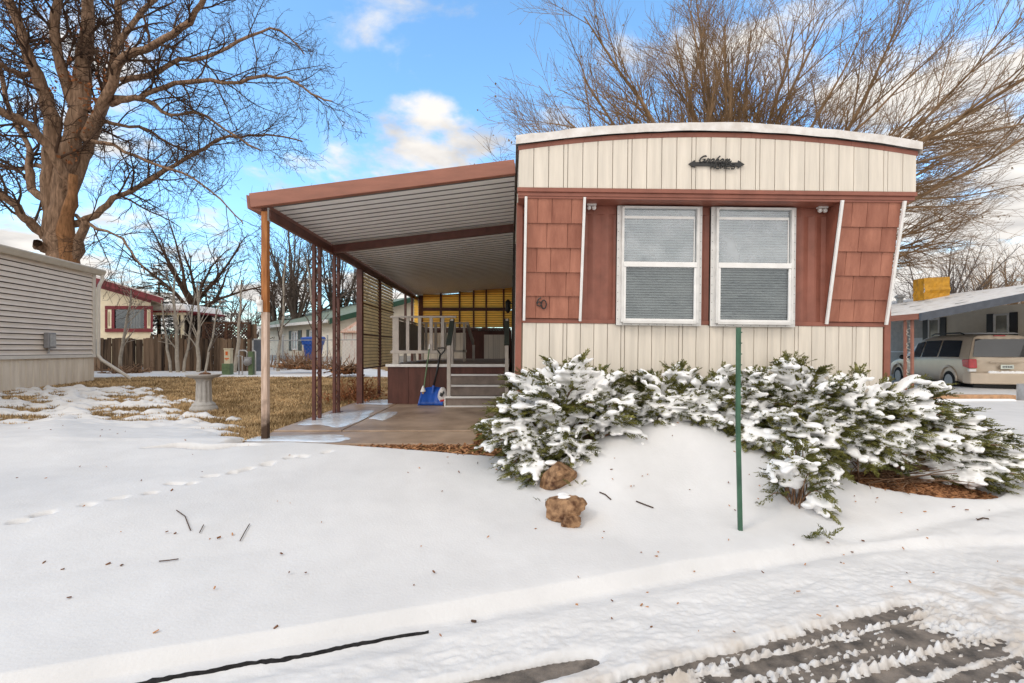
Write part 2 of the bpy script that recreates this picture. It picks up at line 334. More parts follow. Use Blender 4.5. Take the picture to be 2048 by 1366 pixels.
def thick(x, y):
    x = np.asarray(x, float); y = np.asarray(y, float); u, v = uv(x, y)
    th = .075 + .05 * (fbm(x * .7, y * .7, 3, 3) - .5) + .012 * (fbm(x * 3, y * 3, 5, 3) - .5)
    th = th + .40 * np.exp(-((x - 1.45) / .85) ** 2 - ((y - 4.40) / .42) ** 2) + .14 * np.exp(-((x - .75) / .35) ** 2 - ((y - 4.0) / .35) ** 2)
    th = th + .10 * np.exp(-((x - 2.2) / .4) ** 2 - ((y - 3.95) / .25) ** 2)
    wob = .12 * (fbm(x * 2.2, y * 2.2, 9, 4) - .5)
    # bare slab under the awning and bare ground below the house
    d = np.minimum(np.minimum(y - edge_y(x), x + 2.9 + 0 * y), .16 - x) + wob * .7
    th = th + (-.05 - th) * sstep(-.05, .05, d)
    hd = np.minimum(np.minimum(x - .1, 3.66 - x), np.minimum(y - 5.0, 20 - y)); th = np.where(hd > 0, -.2, th)
    # mulch hollow below the right shrub, dirt strip along the slab's left corner
    e = 1 - np.sqrt(((x - 3.45) / .66) ** 2 + ((y - 4.25) / .27) ** 2) + wob * 1.5
    th = th + (-.05 - th) * sstep(-.1, .12, e)
    e = .12 - np.abs(y - 4.93 - .04 * np.sin(x * 9)) * 1.4 - .35 * np.maximum(0, np.abs(x + 3.05) - .3) + wob * .5
    th = th + (-.04 - th) * sstep(0, .05, e)
    # lawn, melted behind and to the right
    lw = sstep(4.6, 5.7, y) * sstep(-2.65, -2.95, x)
    b1 = sstep(10.6, 12.4, y + .8 * np.sin(x * .8)); b2 = sstep(-.35, .9, x + 3.25 + .80 * (y - 5.6)) * sstep(5.2, 5.7, y)
    b = np.maximum(b1, b2)
    st = .6 * fbm(x * 1.3, y * 5.0, 21, 5) + .6 * fbm(x * 4.2 + y, y * 10, 25, 3) - .6
    zone = sstep(5.7, 7.6, y + .35 * (x + 5) * (x > -5))
    thl = .055 + .40 * st * np.maximum(zone, .10) - zone * .058
    thl = thl - .13 * b + .16 * st * b - .03 * sstep(.6, 1, b)
    back = sstep(14.8, 15.4, y + .5 * (fbm(x * 1.2, y, 31, 3) - .5)) * (1 - sstep(17.5, 18.6, y))
    thl = thl + (.05 - thl) * back
    thl = np.where(y > 18, .03 + .5 * (fbm(x * .5, y * .9, 41, 4) - .52), thl)
    # snow banked against the neighbour's skirting
    bank = np.exp(-((x + .80 * y + .6) / .35) ** 2) * (y < 13); thl = thl + .05 * bank * (1 - .5 * b1)
    th = th * (1 - lw) + thl * lw
    # road: snow packed and broken by tyres
    rd = 1 - sstep(2.42, 2.5, v)
    rough = fbm(u * 9, v * 16, 51, 4) - .5; fine = fbm(u * 30, v * 42, 53, 3) - .5
    thr = .055 + .018 * rough
    near = 1 - sstep(2.15, 2.34, v)
    fade = 1 - sstep(2.6, 3.3, u + .6 * rough)
    band = np.exp(-((v - 1.985) / .045) ** 2) * 1.2 * (1 - sstep(.75, 1.25, u))
    thr = thr - .02 * near + near * (.008 * rough + .012 * fine) - .14 * band * (1 + .8 * rough)
    strk = .7 * fbm(u * 2.2, v * 60, 55, 4) + .5 * fbm(u * 14, v * 70, 57, 3) - .6; row = np.floor(v / .040 + .15 * rough); rowo = .55 * np.cos(row * 2.15) * sstep(.2, .9, u); ph = _h(row, row * 0, 7) * 6.28
    tread = np.tanh(3 * np.sin(u * 105 + ph + 40 * (v - .040 * row) * np.where(row % 2 > 0, 1, -1) + 2.5 * rough)) * np.where(row % 4 < 2.5, 1, .15)
    tr = sstep(1.87, 1.80, v + .06 * rough - .02 * (u - 1)) * sstep(1.22, 1.34, v) * fade * sstep(-.3, .5, u)
    ridge = np.exp(-((v - 1.60 - .05 * np.sin(u * 2)) / .055) ** 2) + .7 * np.exp(-((v - 1.76) / .03) ** 2)
    thr = thr * (1 - tr) + tr * (-.0065 + .008 * ridge + .026 * rowo + .009 * tread + .095 * strk + .03 * rough + .012 * fine)
    th = np.where(rd > 0, th * (1 - rd) + thr * rd, th)
    # curb slit
    along = (1 - sstep(.28, .50, u)); sw = .030 * (1 - .6 * sstep(-.9, .4, u))
    th = th - .018 * along * np.exp(-((v - 2.33) / .05) ** 2) - .02 * (1 - along) * np.exp(-((v - 2.44) / .07) ** 2)
    for kf, (fx, fy, a) in enumerate(foot_w):
        a = a + .5 * math.sin(kf * 2.3); fx = fx + .03 * math.sin(kf * 5.1); fy = fy + .04 * math.cos(kf * 3.7)
        if isinstance(x, np.ndarray) and x.size > 1000:
            c, s = math.cos(a), math.sin(a); dx = (x - fx) * c + (y - fy) * s; dy = -(x - fx) * s + (y - fy) * c
            th = th - (.04 + .02 * math.sin(kf * 1.7)) * np.exp(-(dx / (.045 + .012 * math.sin(kf * 2.9))) ** 4 - (dy / .026) ** 4)
    return th
def surf(x, y): return float(g(x, y) + max(-.03, float(thick(x, y))))
def hit(px, py, y0=1.5, y1=30):
    for Y in np.geomspace(y0, y1, 500):
        p = W(px, py, Y)
        if p.z <= surf(p.x, p.y): return Vector((p.x, p.y, surf(p.x, p.y)))
    return p
for i, (a, b) in enumerate(FOOT):
    p = hit(a, b); foot_w.append((p.x, p.y, R(28)))
def axis(*segs):
    out = []
    for a, b, s in segs: out.append(np.arange(a, b, s))
    return np.concatenate(out + [[segs[-1][1]]])
def grid(name, xs, ys, zf, m):
    X, Yy = np.meshgrid(xs, ys); Z = zf(X, Yy); nx, ny = len(xs), len(ys)
    v = np.stack([X.ravel(), Yy.ravel(), Z.ravel()], 1)
    i = (np.arange(ny - 1)[:, None] * nx + np.arange(nx - 1)[None, :]).ravel()
    f = np.stack([i, i + 1, i + nx + 1, i + nx], 1)
    return np_mesh(name, v, f, 4, m, None, True)
xs = axis((-40, -14, 1.2), (-14, -5, .05), (-5, -.4, .015), (-.4, 3.2, .008), (3.2, 5.5, .03), (5.5, 20, .25), (20, 60, 2))
ys = axis((-12, 1.2, .6), (1.2, 1.95, .03), (1.95, 3.1, .0075), (3.1, 5.3, .018), (5.3, 12.5, .035), (12.5, 20, .09), (20, 70, 1))
def snow_z(x, y):
    t = thick(x, y); return g(x, y) + np.where(t < -.001, np.minimum(t * 1.5, -.02) - .02, t)
o = grid('snow', xs, ys, snow_z, M['snow']); tag(o, kind='structure')
gx = axis((-300, -40, 20), (-40, -12, 1), (-12, 6, .12), (6, 40, 1), (40, 300, 20)); gy = axis((-60, 0, 6), (0, 16, .12), (16, 60, 1), (60, 400, 20))
def gz(x, y):
    u, v = uv(x, y)
    return g(x, y) - .012 - .06 * (v < 2.56) - .5 * ((x > .2) & (x < 3.6) & (y > 5.3) & (y < 20)) * 0 + .012 * (fbm(x * 6, y * 6, 71, 3) - .5)
o = grid('ground', gx, gy, gz, M['ground']); tag(o, kind='structure')
mb = MB()
def UVP(u, v, z): return (u * CU - v * SU, u * SU + v * CU, z)
mb.quad(UVP(-60, -5, .0), UVP(60, -5, .0), UVP(60, 2.53, .0), UVP(-60, 2.53, .0)); tag(mb.build('road', M['asphalt']), kind='structure')
# dark strip painted in for the shadowed slit at the buried road edge
mb = MB(); vs = []; n = 90; rr = random.Random(3)
for i in range(n + 1):
    u_ = -1.30 + 1.71 * i / n; hw = .5 * (.015 * (1 - i / n) ** .8 + .005) * rr.uniform(.5, 1.4); vc = 2.382 + .004 * math.sin(u_ * 9) + rr.uniform(-.002, .002)
    for v_, dz in ((vc - hw, .000), (vc - hw * .3, .007), (vc + hw * .6, .012), (vc + hw, .004)):
        x, y, _ = UVP(u_, v_, 0); vs.append((x, y, float(g(x, y) + thick(x, y)) + dz + rr.uniform(-.001, .002)))
    x, y, _ = UVP(u_, vc, 0); vs.append((x, y, -.02))
fs = []
for i in range(n):
    for k in range(5): fs.append((i*5+k, i*5+(k+1) % 5, (i+1)*5+(k+1) % 5, (i+1)*5+k))
mb.add(vs, fs); tag(mb.build('curb', mat('curb', (.018, .017, .018), .85, .2, .4, 30, .6, 90)), kind='structure')
# concrete pad
mb = MB()
mb.box(-2.82, -2.012, 5.96, 16, .2, .432); mb.box(-2.0, .02, 5.96, 16, .2, .43)
mb.prism([(-2.80, 5.16), (-2.2, 5.20), (-.38, 5.18), (-.38, 5.945), (-2.82, 5.945)], 'z', .2, .418)
tag(mb.build('concrete_path', M['slab'], bevel=.008), kind='structure')
# pale glossy patches: sunlight and wet shine coloured onto the icy pad
rng = random.Random(4)
def blob(cx, cy, rx, ry, z, ang=0, n=40):
    pts = []
    for k in range(n):
        a = 2 * math.pi * k / n; q = 1 + .12 * math.sin(3 * a + cx) + .08 * math.sin(5 * a + 1) + rng.uniform(-.03, .03)
        ca, sa = math.cos(a), math.sin(a); ca = math.copysign(abs(ca) ** .7, ca); sa = math.copysign(abs(sa) ** .7, sa)
        x, y = rx * q * ca, ry * q * sa; pts.append((cx + x * math.cos(ang) - y * math.sin(ang), cy + x * math.sin(ang) + y * math.cos(ang)))
    return pts
mb = MB()
for cx, cy, rx, ry, z in ((-2.36, 7.0, .36, .78, .434), (-2.38, 9.1, .34, .42, .434), (-1.83, 7.25, .15, .42, .432), (-2.28, 5.48, .55, .22, .420)):
    P0 = blob(cx, cy, rx, ry, z); P0 = [(min(max(x, -2.80), -2.015) if cx < -2 and cy > 6 else (max(x, -1.995) if cy > 6 else x), y) for x, y in P0]
    n = len(P0)
    vs = [(x, y, z) for x, y in P0] + [(cx + (x - cx) * .93, cy + (y - cy) * .93, z + .006) for x, y in P0] + [(cx + (x - cx) * .5, cy + (y - cy) * .5, z + .008) for x, y in P0] + [(cx, cy, z + .008)]
    fs = []
    for r_ in (0, 1): fs += [(r_*n+i, r_*n+(i+1) % n, (r_+1)*n+(i+1) % n, (r_+1)*n+i) for i in range(n)]
    fs += [(2*n+i, 2*n+(i+1) % n, 3*n) for i in range(n)]
    mb.add(vs, fs)
tag(mb.build('ice', M['ice'], smooth=True), kind='stuff')
# dry grass blades
nr = np.random.default_rng(3)
n = 150000
r1 = nr.random(n); Yb = 5.3 + 10 * r1 ** 1.3; Xb = -2.82 - nr.random(n) * (np.minimum(9.2, .95 * Yb) )
tb = thick(Xb, Yb); keep = (tb < .006); Xb, Yb = Xb[keep], Yb[keep]; Zb = g(Xb, Yb) - .012
n = len(Xb); a = nr.random(n) * 6.283; ln = .025 + .045 * nr.random(n); tl = .3 + 1.0 * nr.random(n); wd = .004 + .004 * nr.random(n) + Yb * .0004
dx, dy = np.cos(a), np.sin(a)
b0 = np.stack([Xb - dy * wd, Yb + dx * wd, Zb], 1); b1_ = np.stack([Xb + dy * wd, Yb - dx * wd, Zb], 1)
b2_ = np.stack([Xb + dx * ln * np.sin(tl), Yb + dy * ln * np.sin(tl), Zb + ln * np.cos(tl)], 1)
v = np.stack([b0, b1_, b2_], 1).reshape(-1, 3)
o = np_mesh('dry_grass', v, np.arange(3 * n).reshape(-1, 3), 3, M['grass']); tag(o, kind='stuff')
# wood chip mulch
def chips(name, pts, zf, s0=.02):
    vs = []; fs = []
    for (x, y) in pts:
        a = rng.uniform(0, 6.28); l = rng.uniform(.6, 1.8) * s0; wd_ = l * rng.uniform(.25, .5); t1 = rng.uniform(-.5, .5); t2 = rng.uniform(-.5, .5)
        m3 = Matrix.Rotation(a, 3, 'Z') @ Matrix.Rotation(t1, 3, 'X') @ Matrix.Rotation(t2, 3, 'Y'); c = Vector((x, y, zf(x, y) + rng.uniform(.002, .018)))
        b = len(vs)
        for q in ((-l, -wd_, 0), (l, -wd_ * .7, 0), (l * .9, wd_, .002), (-l, wd_ * .8, 0)): vs.append(c + m3 @ Vector(q))
        for q in ((-l, -wd_, .005), (l, -wd_ * .7, .005), (l * .9, wd_, .007), (-l, wd_ * .8, .005)): vs.append(c + m3 @ Vector(q))
        fs += [(b, b+3, b+2, b+1), (b+4, b+5, b+6, b+7), (b, b+1, b+5, b+4), (b+1, b+2, b+6, b+5), (b+2, b+3, b+7, b+6), (b+3, b, b+4, b+7)]
    mb = MB(); mb.add(vs, fs); tag(mb.build(name, M['chip']), kind='stuff')
pts = [(3.45 + .75 * rng.gauss(0, .5), 4.25 + .30 * rng.gauss(0, .5)) for _ in range(2200)]
pts += [(rng.uniform(-.37, .06), rng.uniform(5.2, 5.95)) for _ in range(500)] + [(rng.uniform(-1.6, .05), rng.uniform(4.74, 5.17)) for _ in range(1100)]
pts = [p for p in pts if float(thick(*p)) < 0]
pts0 = pts
chips('bark_mulch', pts, lambda x, y: float(g(x, y)) - .01)

# specks of bark and leaf scattered over the snow
pts = []
while len(pts) < 170:
    Y_ = 2.2 + 3.6 * rng.random() ** .9; x_ = rng.uniform(-1.0, 1.0) * Y_
    if rng.random() < (.35 if x_ < .5 else 1) and float(thick(x_, Y_)) > .02: pts.append((x_, Y_))
chips('leaf_litter', pts, lambda x, y: float(g(x, y) + thick(x, y)) - .004, .0065)
# ================================================================== the mobile home
TR = thing('mobile_home', 'cream and brown mobile home with two big front windows behind snowy junipers', 'mobile home', (.05, 4.95, .38), rot=(0, R(.68), 0)); TR.scale.x = .987
OFF[TR.name] = Vector((0, 0, 0)); Wd = 3.72; LN = 15.0; H0 = 1.28; H1 = 2.46; OV = -.25
def ribbed(x0, x1, z0, z1f, y, pitch, thick_=.02, gap=.0052, rnd=None):   # vertical boards with open grooves
    mb = MB(); x = x0; rr = random.Random(7); k = 0
    while x < x1 - .01:
        wdt = pitch if k % 5 != 3 else pitch * .28
        k += 1; e = min(x + wdt, x1); a, b = x + gap / 2, e - gap / 2
        za, zb = (z1f(a), z1f(b)) if callable(z1f) else (z1f, z1f)
        if b > a: mb.hexa([(a, y - thick_, z0), (b, y - thick_, z0), (b, y, z0), (a, y, z0), (a, y - thick_, za), (b, y - thick_, zb), (b, y, zb), (a, y, za)])
        x = e
    return mb
def roofz(x):    # underside of the roof bow
    t = (x - Wd / 2) / (Wd / 2 + .05); return 2.875 + .15 * (1 - abs(t) ** 2.0)
mb = MB(); mb.box(.03, Wd - .03, .0, LN, .35, 2.86); mb.build('body', M['cream'], TR)
mb = MB(); mb.box(.035, Wd - .035, -.004, 0, -.15, H0); mb.box(.0, Wd + .05, OV + .004, OV + .01, H1 + .07, 2.88)
mb.build('seam_backing', M['groove'], TR)
mb = ribbed(.06, Wd - .06, -.2, H0, -.004, .135); mb.build('skirting', M['cream'], TR, bevel=.003)
mb = ribbed(.0, Wd + .055, H1 + .075, lambda x: roofz(x) + .004, OV + .004, .142); mb.build('fascia_panel', M['cream'], TR, bevel=.003)
# side walls of the overhang
mb = MB(); mb.box(0.0, .03, .06, LN, .35, H1); mb.box(0.0, .03, OV + .03, LN, H1 + .08, 2.87); mb.box(Wd - .03, Wd, 0, LN, .35, 2.87); mb.box(Wd + .02, Wd + .05, OV + .012, .3, H1 + .08, 2.87)
mb.build('side_wall', M['cream'], TR)
mb = MB()
mb.box(-.012, Wd + .06, OV - .025, OV + .05, H1 + .035, H1 + .072); mb.box(-.005, Wd + .05, OV - .008, OV + .05, H1 - .0, H1 + .035)   # lower fascia trim
NS = 24
for i in range(NS):
    a = -.01 + (Wd + .075) * i / NS; b = -.01 + (Wd + .075) * (i + 1) / NS
    mb.hexa([(a, OV - .02, roofz(a)), (b, OV - .02, roofz(b)), (b, OV + .1, roofz(b)), (a, OV + .1, roofz(a)), (a, OV - .02, roofz(a) + .045), (b, OV - .02, roofz(b) + .045), (b, OV + .1, roofz(b) + .045), (a, OV + .1, roofz(a) + .045)])
mb.box(-.012, .05, -.03, .05, -.2, H1); mb.box(Wd - .05, Wd + .012, -.03, .05, -.2, H1)           # corner posts
mb.box(.05, Wd - .05, -.032, -.002, H0, H0 + .04)
mb.box(.05, Wd - .05, -.02, -.004, H1 - .10, H1 - .02)
mb.build('trim', M['brown'], TR, bevel=.003)
mb = MB(); mb.box(.0, Wd, OV, .0, H1 - .02, H1 - .001); mb.build('soffit', M['brown'], TR)
# recessed ribbed wall
mb = MB(); x = .05
while x < Wd - .06:
    mb.add([(x, -.006, H0 + .04), (x + .055, -.022, H0 + .04), (x + .075, -.022, H0 + .04), (x + .13, -.006, H0 + .04), (x, -.006, H1 - .02), (x + .055, -.022, H1 - .02), (x + .075, -.022, H1 - .02), (x + .13, -.006, H1 - .02)], [(0, 1, 5, 4), (1, 2, 6, 5), (2, 3, 7, 6)]); x += .13
mb.build('recess_wall', M['brown'], TR)
# roof: bowed metal, white with old snow
mb = MB(); prof = []
xs_ = [-.03 + (Wd + .115) * i / 28 for i in range(29)]
rr = random.Random(2); ysr = [OV - .05 + .02 * 0, OV + .2, 1.5, 4, 8, LN]
vs = []
for j, y in enumerate(ysr):
    for x in xs_: vs.append((x, y, roofz(x) + .125 + rr.uniform(-.006, .006)))
for x in xs_: vs.append((x, OV - .05, roofz(x) + .047 + rr.uniform(-.004, .004)))
n = 29; fs = [(j*n+i, j*n+i+1, (j+1)*n+i+1, (j+1)*n+i) for j in range(5) for i in range(28)]
fs += [(6*n+i, 6*n+i+1, i+1, i) for i in range(28)]
b = len(vs); vs += [(xs_[0], y, roofz(xs_[0]) + .02) for y in ysr] + [(xs_[-1], y, roofz(xs_[-1]) + .02) for y in ysr]
for j in range(5): fs += [(j*n, (j+1)*n, b+j+1, b+j), (j*n+28, b+6+j, b+7+j, (j+1)*n+28)]
mb.add(vs, fs); roof = mb.build('roof', M['roofwhite'], TR)
def shingles(x0, x1):
    mb = MB(); zb, zt = H0 + .045, H1 - .005
    def P(x, t, o): return (x, -.03 + (OV + .045) * t - o, zb + (zt - zb) * t)
    rows = 5; rr = random.Random(int(x0 * 10))
    for r_ in range(rows):
        t0 = r_ / rows; t1 = (r_ + 1) / rows; cuts = [x0] + sorted(x0 + (x1 - x0) * q for q in ((.37, .74) if r_ % 2 else (.2, .45, .8))) + [x1]
        for a, b in zip(cuts, cuts[1:]):
            j = rr.uniform(-.0015, .0015); k = rr.uniform(0, .006)
            mb.hexa([P(a + .0007, t0 - (.012 + k / 8 if r_ else 0), .022 + j), P(b - .0007, t0 - (.012 + k / 8 if r_ else 0), .022 + j), P(b - .002, t0, 0), P(a + .002, t0, 0), P(a + .002, t1, .006), P(b - .002, t1, .006), P(b - .002, t1, 0), P(a + .002, t1, 0)])
    return mb
for x0, x1 in ((.08, .62), (3.08, 3.655)):
    s = shingles(x0, x1).build('shingle_panel', M['brown_shingle'], TR, bevel=.0025)
    mb = MB()
    for x in (x0, x1): mb.add([(x, -.01, H0 + .045), (x, -.01, H1 - .02), (x, OV + .03, H1 - .02)], [(0, 1, 2)])
    for x in (x0 + .004, x1 - .004): mb.add([(x, -.01, H0 + .045), (x, -.01, H1 - .02), (x, OV + .03, H1 - .02)], [(0, 1, 2)])
    mb.build('cheek', M['brown'], s)
    for x in (x0 - .008, x1 + .008):
        mb = MB(); mb.bar((x, -.058, H0 + .02), (x, OV - .022, H1 - .012), .024, .024, (0, 1, 0)); mb.build('edge_strip', M['white'], s, bevel=.002)
# windows
def trailer_window(x0, x1, z0, z1):
    f = MB(); y = -.054
    f.box(x0, x0 + .055, y - .012, y, z0, z1); f.box(x1 - .055, x1, y - .012, y, z0, z1); f.box(x0 + .055, x1 - .055, y - .012, y, z1 - .035, z1); f.box(x0 + .055, x1 - .055, y - .012, y, z0, z0 + .045)
    f.box(x0 + .04, x0 + .062, y - .05, y - .012, z0 + .03, z1 - .02); f.box(x1 - .062, x1 - .04, y - .05, y - .012, z0 + .03, z1 - .02)
    f.box(x0 + .062, x1 - .062, y - .05, y - .012, z1 - .03, z1 - .012); f.box(x0 + .062, x1 - .062, y - .05, y - .012, z0 + .02, z0 + .04)
    KIDS = []
    zm = z0 + (z1 - z0) * .485
    s_ = MB(); s_.box(x0 + .062, x1 - .062, y - .056, y - .02, zm, zm + .05)
    s_.box(x0 + .062, x0 + .085, y - .048, y - .02, z0 + .04, zm); s_.box(x1 - .085, x1 - .062, y - .048, y - .02, z0 + .04, zm); s_.box(x0 + .085, x1 - .085, y - .048, y - .02, z0 + .04, z0 + .065)
    KIDS.append((s_, 'sash', M['white'], .003))
    p = MB(); p.box(x0 + .06, x1 - .06, y - .016, y - .012, zm + .05, z1 - .03); KIDS.append((p, 'pane', M['glass_film'], 0))
    p = MB(); p.box(x0 + .08, x1 - .08, y - .030, y - .026, z0 + .06, zm); KIDS.append((p, 'pane', M['glass'], 0))
    p = MB(); p.box(x0 + .062, x1 - .075, y - .020, y - .017, z1 - .125, z1 - .10); p.box(x1 - .085, x1 - .075, y - .020, y - .017, zm + .05, z1 - .125); KIDS.append((p, 'plastic_rim', M['white'], 0))
    bl = MB(); zz = z0 + .05
    while zz < z1 - .03:
        bl.hexa([(x0 + .06, y + .004, zz), (x1 - .06, y + .004, zz), (x1 - .06, y + .018, zz + .015), (x0 + .06, y + .018, zz + .015), (x0 + .06, y + .003, zz + .002), (x1 - .06, y + .003, zz + .002), (x1 - .06, y + .017, zz + .017), (x0 + .06, y + .017, zz + .017)]); zz += .0255
    KIDS.append((bl, 'blind', M['blind'], 0))
    sc_ = f; f.cur = 1
    zz = z0 + .06
    while zz < z1 - .06:
        for x in (x0 + .012, x1 - .012): sc_.box(x - .0025, x + .0025, y - .0145, y - .011, zz, zz + .005)
        zz += .085
    xx = x0 + .06
    while xx < x1 - .05: sc_.box(xx, xx + .005, y - .0145, y - .011, z0 + .008, z0 + .013); xx += .085
    fr = f.build('window', [M['alum'], M['dark']], TR)
    for ch_ in KIDS: ch_[0].build(ch_[1], ch_[2], fr, bevel=ch_[3])
# cavity behind the windows is cut by a dark recess in front of the body
for x0, x1 in ((.985, 1.825), (1.915, 2.755)): trailer_window(x0, x1, 1.265, H1 - .028)
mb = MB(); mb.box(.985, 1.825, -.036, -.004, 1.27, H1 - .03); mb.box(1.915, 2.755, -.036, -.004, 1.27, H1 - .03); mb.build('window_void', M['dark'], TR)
for x in (.70, 2.98):
    mb = MB(); mb.ball((x, -.08, H1 - .055), .022, 12, 8); mb.ball((x + .05, -.08, H1 - .055), .022, 12, 8); mb.box(x - .02, x + .07, -.1, -.05, H1 - .035, H1 - .02); mb.build('soffit_lamp', M['white'], TR, smooth=False)
# maker's sign: double-ended arrow with script and capitals
sx, sz, sy = 1.87, 2.768, OV - .035
mb = MB(); mb.prism([(sx - .265, sz), (sx - .205, sz + .037), (sx - .203, sz + .017), (sx + .203, sz + .017), (sx + .205, sz + .037), (sx + .265, sz), (sx + .205, sz - .037), (sx + .203, sz - .017), (sx - .203, sz - .017), (sx - .205, sz - .037)], 'y', sy, sy + .012)
for k in (-.15, .15): mb.box(sx + k - .006, sx + k + .006, sy + .01, OV + .0, sz - .006, sz + .006)
nm = mb.build('nameplate', M['black'], TR)
GL = {'G': ([(1.62, 1.65), (1.35, 2.0), (.85, 1.85), (.4, 1.25), (.25, .6), (.5, .1), (1.0, .1), (1.4, .5), (1.5, .85), (.85, .8), (1.5, .85), (1.55, .2), (1.8, .15)], 1.8),
      'r': ([(0, .15), (.3, .7), (.42, 1.1), (.5, .9), (.85, .95), (.7, .3), (.8, .05), (1.05, .2)], 1.0),
      'a': ([(1.0, .85), (.6, 1.0), (.2, .65), (.1, .2), (.35, .0), (.7, .35), (1.0, .9), (.85, .2), (.95, .0), (1.25, .2)], 1.2),
      'h': ([(0, .15), (.5, 1.2), (.85, 2.0), (.6, 1.5), (.2, .4), (.08, .0), (.4, .75), (.72, 1.0), (.85, .8), (.72, .2), (.85, .0), (1.15, .2)], 1.1),
      'm': ([(0, .15), (.3, .95), (.22, .5), (.1, 0), (.4, .75), (.65, 1.0), (.75, .8), (.62, .05), (.9, .75), (1.15, 1.0), (1.25, .8), (1.15, .15), (1.3, .0), (1.75, .5)], 1.7)}
mb = MB(); ux = .0415; uz = .0405; cxp = sx - .178
for ch in 'Graham':
    p, adv = GL[ch]; q = [(cxp + (a + .28 * b) * ux * .92, sy - .002, sz + .009 + (b if b < 1 else 1 + (b - 1) * .7) * .038) for a, b in p]
    mb.tube(q, .0075, 6); cxp += adv * ux * .93
mb.build("script_lettering", M['black'], nm)
CL = {'H': [[(0, 0), (0, 1)], [(1, 0), (1, 1)], [(0, .5), (1, .5)]], 'O': [[(0, .2), (.2, 0), (.8, 0), (1, .2), (1, .8), (.8, 1), (.2, 1), (0, .8), (0, .2)]], 'M': [[(0, 0), (0, 1), (.5, .3), (1, 1), (1, 0)]], 'E': [[(1, 0), (0, 0), (0, 1), (1, 1)], [(0, .5), (.8, .5)]], 'S': [[(0, .1), (.2, 0), (.8, 0), (1, .25), (.8, .5), (.2, .5), (0, .75), (.2, 1), (.8, 1), (1, .9)]]}
mb = MB(); cxp = sx - .055
for ch in 'HOMES':
    for st in CL[ch]: mb.tube([(cxp + a * .034, sy - .002, sz - .044 + b * .045) for a, b in st], .0062, 6)
    cxp += .0475
mb.build('capital_lettering', M['black'], nm)
# house number painted on the left shingles
mb = MB()
def on_panel(x, z):
    t = (z - H0 - .045) / (H1 - .05 - H0); return (x, -.03 + (OV + .045) * t - .028, z)
n6 = [(.62, .98), (.3, .8), (.08, .4), (.15, .1), (.42, 0), (.68, .18), (.6, .45), (.35, .5), (.12, .3)]
n0 = [(.5, 0), (.2, .15), (.08, .5), (.2, .88), (.5, 1), (.8, .85), (.92, .5), (.8, .12), (.5, 0)]
mb.tube([on_panel(.19 + a * .075, 1.44 + b * .085) for a, b in n6], .0065, 6); mb.tube([on_panel(.235 + a * .06, 1.415 + b * .085) for a, b in n0], .0065, 6)
mb.build('house_number', M['black'], TR)
# porch lantern on the left side wall
mb = MB(); mb.lathe([(.02, .30), (.05, .27), (.07, .24), (.06, .22), (.055, .06), (.04, .02), (.015, 0)], (-.12, 6.3, 1.83), 8); mb.bar((-.12, 6.3, 2.12), (0, 6.3, 2.0), .02, .02); mb.build('porch_lantern', M['black'], TR)
for y in (1.6, 2.6, 4.4, 6.6, 8.2): mb = MB(); mb.box(-.028, -.002, y, y + .05, .35, 2.4); mb.build('batten', M['dark'], TR)

# ================================================================== carport awning
CP = thing('carport_awning', 'white ribbed metal awning with brown beams and posts along the left side of the home', 'awning', (-2.65, 5.4, .43))
X0, X1, Y0, Y1 = -2.68, .055, 5.42, 14.4
def zin(y): return 3.335 - .022 * (y - Y0)
def zout(y): return 2.985 - .006 * (y - Y0)
def zr_(x, y): t = (x - X0) / (X1 - X0); return zout(y) * (1 - t) + zin(y) * t
vs = []; fs = []; y = Y0 + .04; ny = 0; pr = .164
while y < Y1:
    for dy, dz in ((0, 0), (.116, 0), (.120, .06), (.156, .06), (.160, 0)):
        for x in (X0 + .02, X1): vs.append((x, y + dy, zr_(x, y) + dz))
        ny += 1
    y += pr
fs = [(2*i, 2*i+1, 2*i+3, 2*i+2) for i in range(ny - 1)]
b = len(vs); vs += [(a, q, c + .06) for a, q, c in vs]; fs += [tuple(b + k for k in reversed(f)) for f in fs]
mb = MB(); mb.add(vs, fs); mb.mi = [1 if (i % (ny - 1)) % 5 in (1, 2, 3) and i < ny - 1 else 0 for i in range(len(fs))]; mb.build('roof_panel', [M['pan'], M['pan_seam']], CP)
mb = MB()
def lbeam(p, q, wd_, hh): mb.bar(p, q, wd_, hh)
# front fascia beam and its return at the eave
a = Vector((X0 - .12, Y0 - .01, zr_(X0 - .12, Y0) + .03)); b = Vector((X1, Y0 - .01, zr_(X1, Y0) + .03)); mb.bar(a, b, .07, .155)
mb.build('front_beam', M['brown_beam'], CP, bevel=.006)
mb = MB()
mb.hexa([(X0 - .145, Y0 - .045, zout(Y0) - .075), (X0 - .03, Y0 + .03, zout(Y0) - .09), (X0 - .03, Y1, zout(Y1) - .09), (X0 - .145, Y1, zout(Y1) - .07), (X0 - .16, Y0 - .045, zout(Y0) + .075), (X0 - .02, Y0 + .03, zout(Y0) + .065), (X0 - .02, Y1, zout(Y1) + .065), (X0 - .16, Y1, zout(Y1) + .065)])
mb.build('eave_gutter', M['brown_beam'], CP, bevel=.006)
mb = MB(); mb.bar((X0 + .04, Y0 + .03, zout(Y0) - .115), (X0 + .04, Y1, zout(Y1) - .115), .055, .10); mb.build('eave_beam', M['brown_dark'], CP, bevel=.004)
for y in (7.42,):
    mb = MB(); mb.bar((X0 + .06, y, zr_(X0, y) - .095), (X1, y, zr_(X1, y) - .095), .075, .11); mb.build('cross_beam', M['brown_dark'], CP, bevel=.004)
mb = MB(); mb.bar((X0 + .06, Y1 - .1, zr_(X0, Y1) - .07), (X1, Y1 - .1, zr_(X1, Y1) - .07), .06, .07); mb.build('cross_beam', M['brown_dark'], CP)
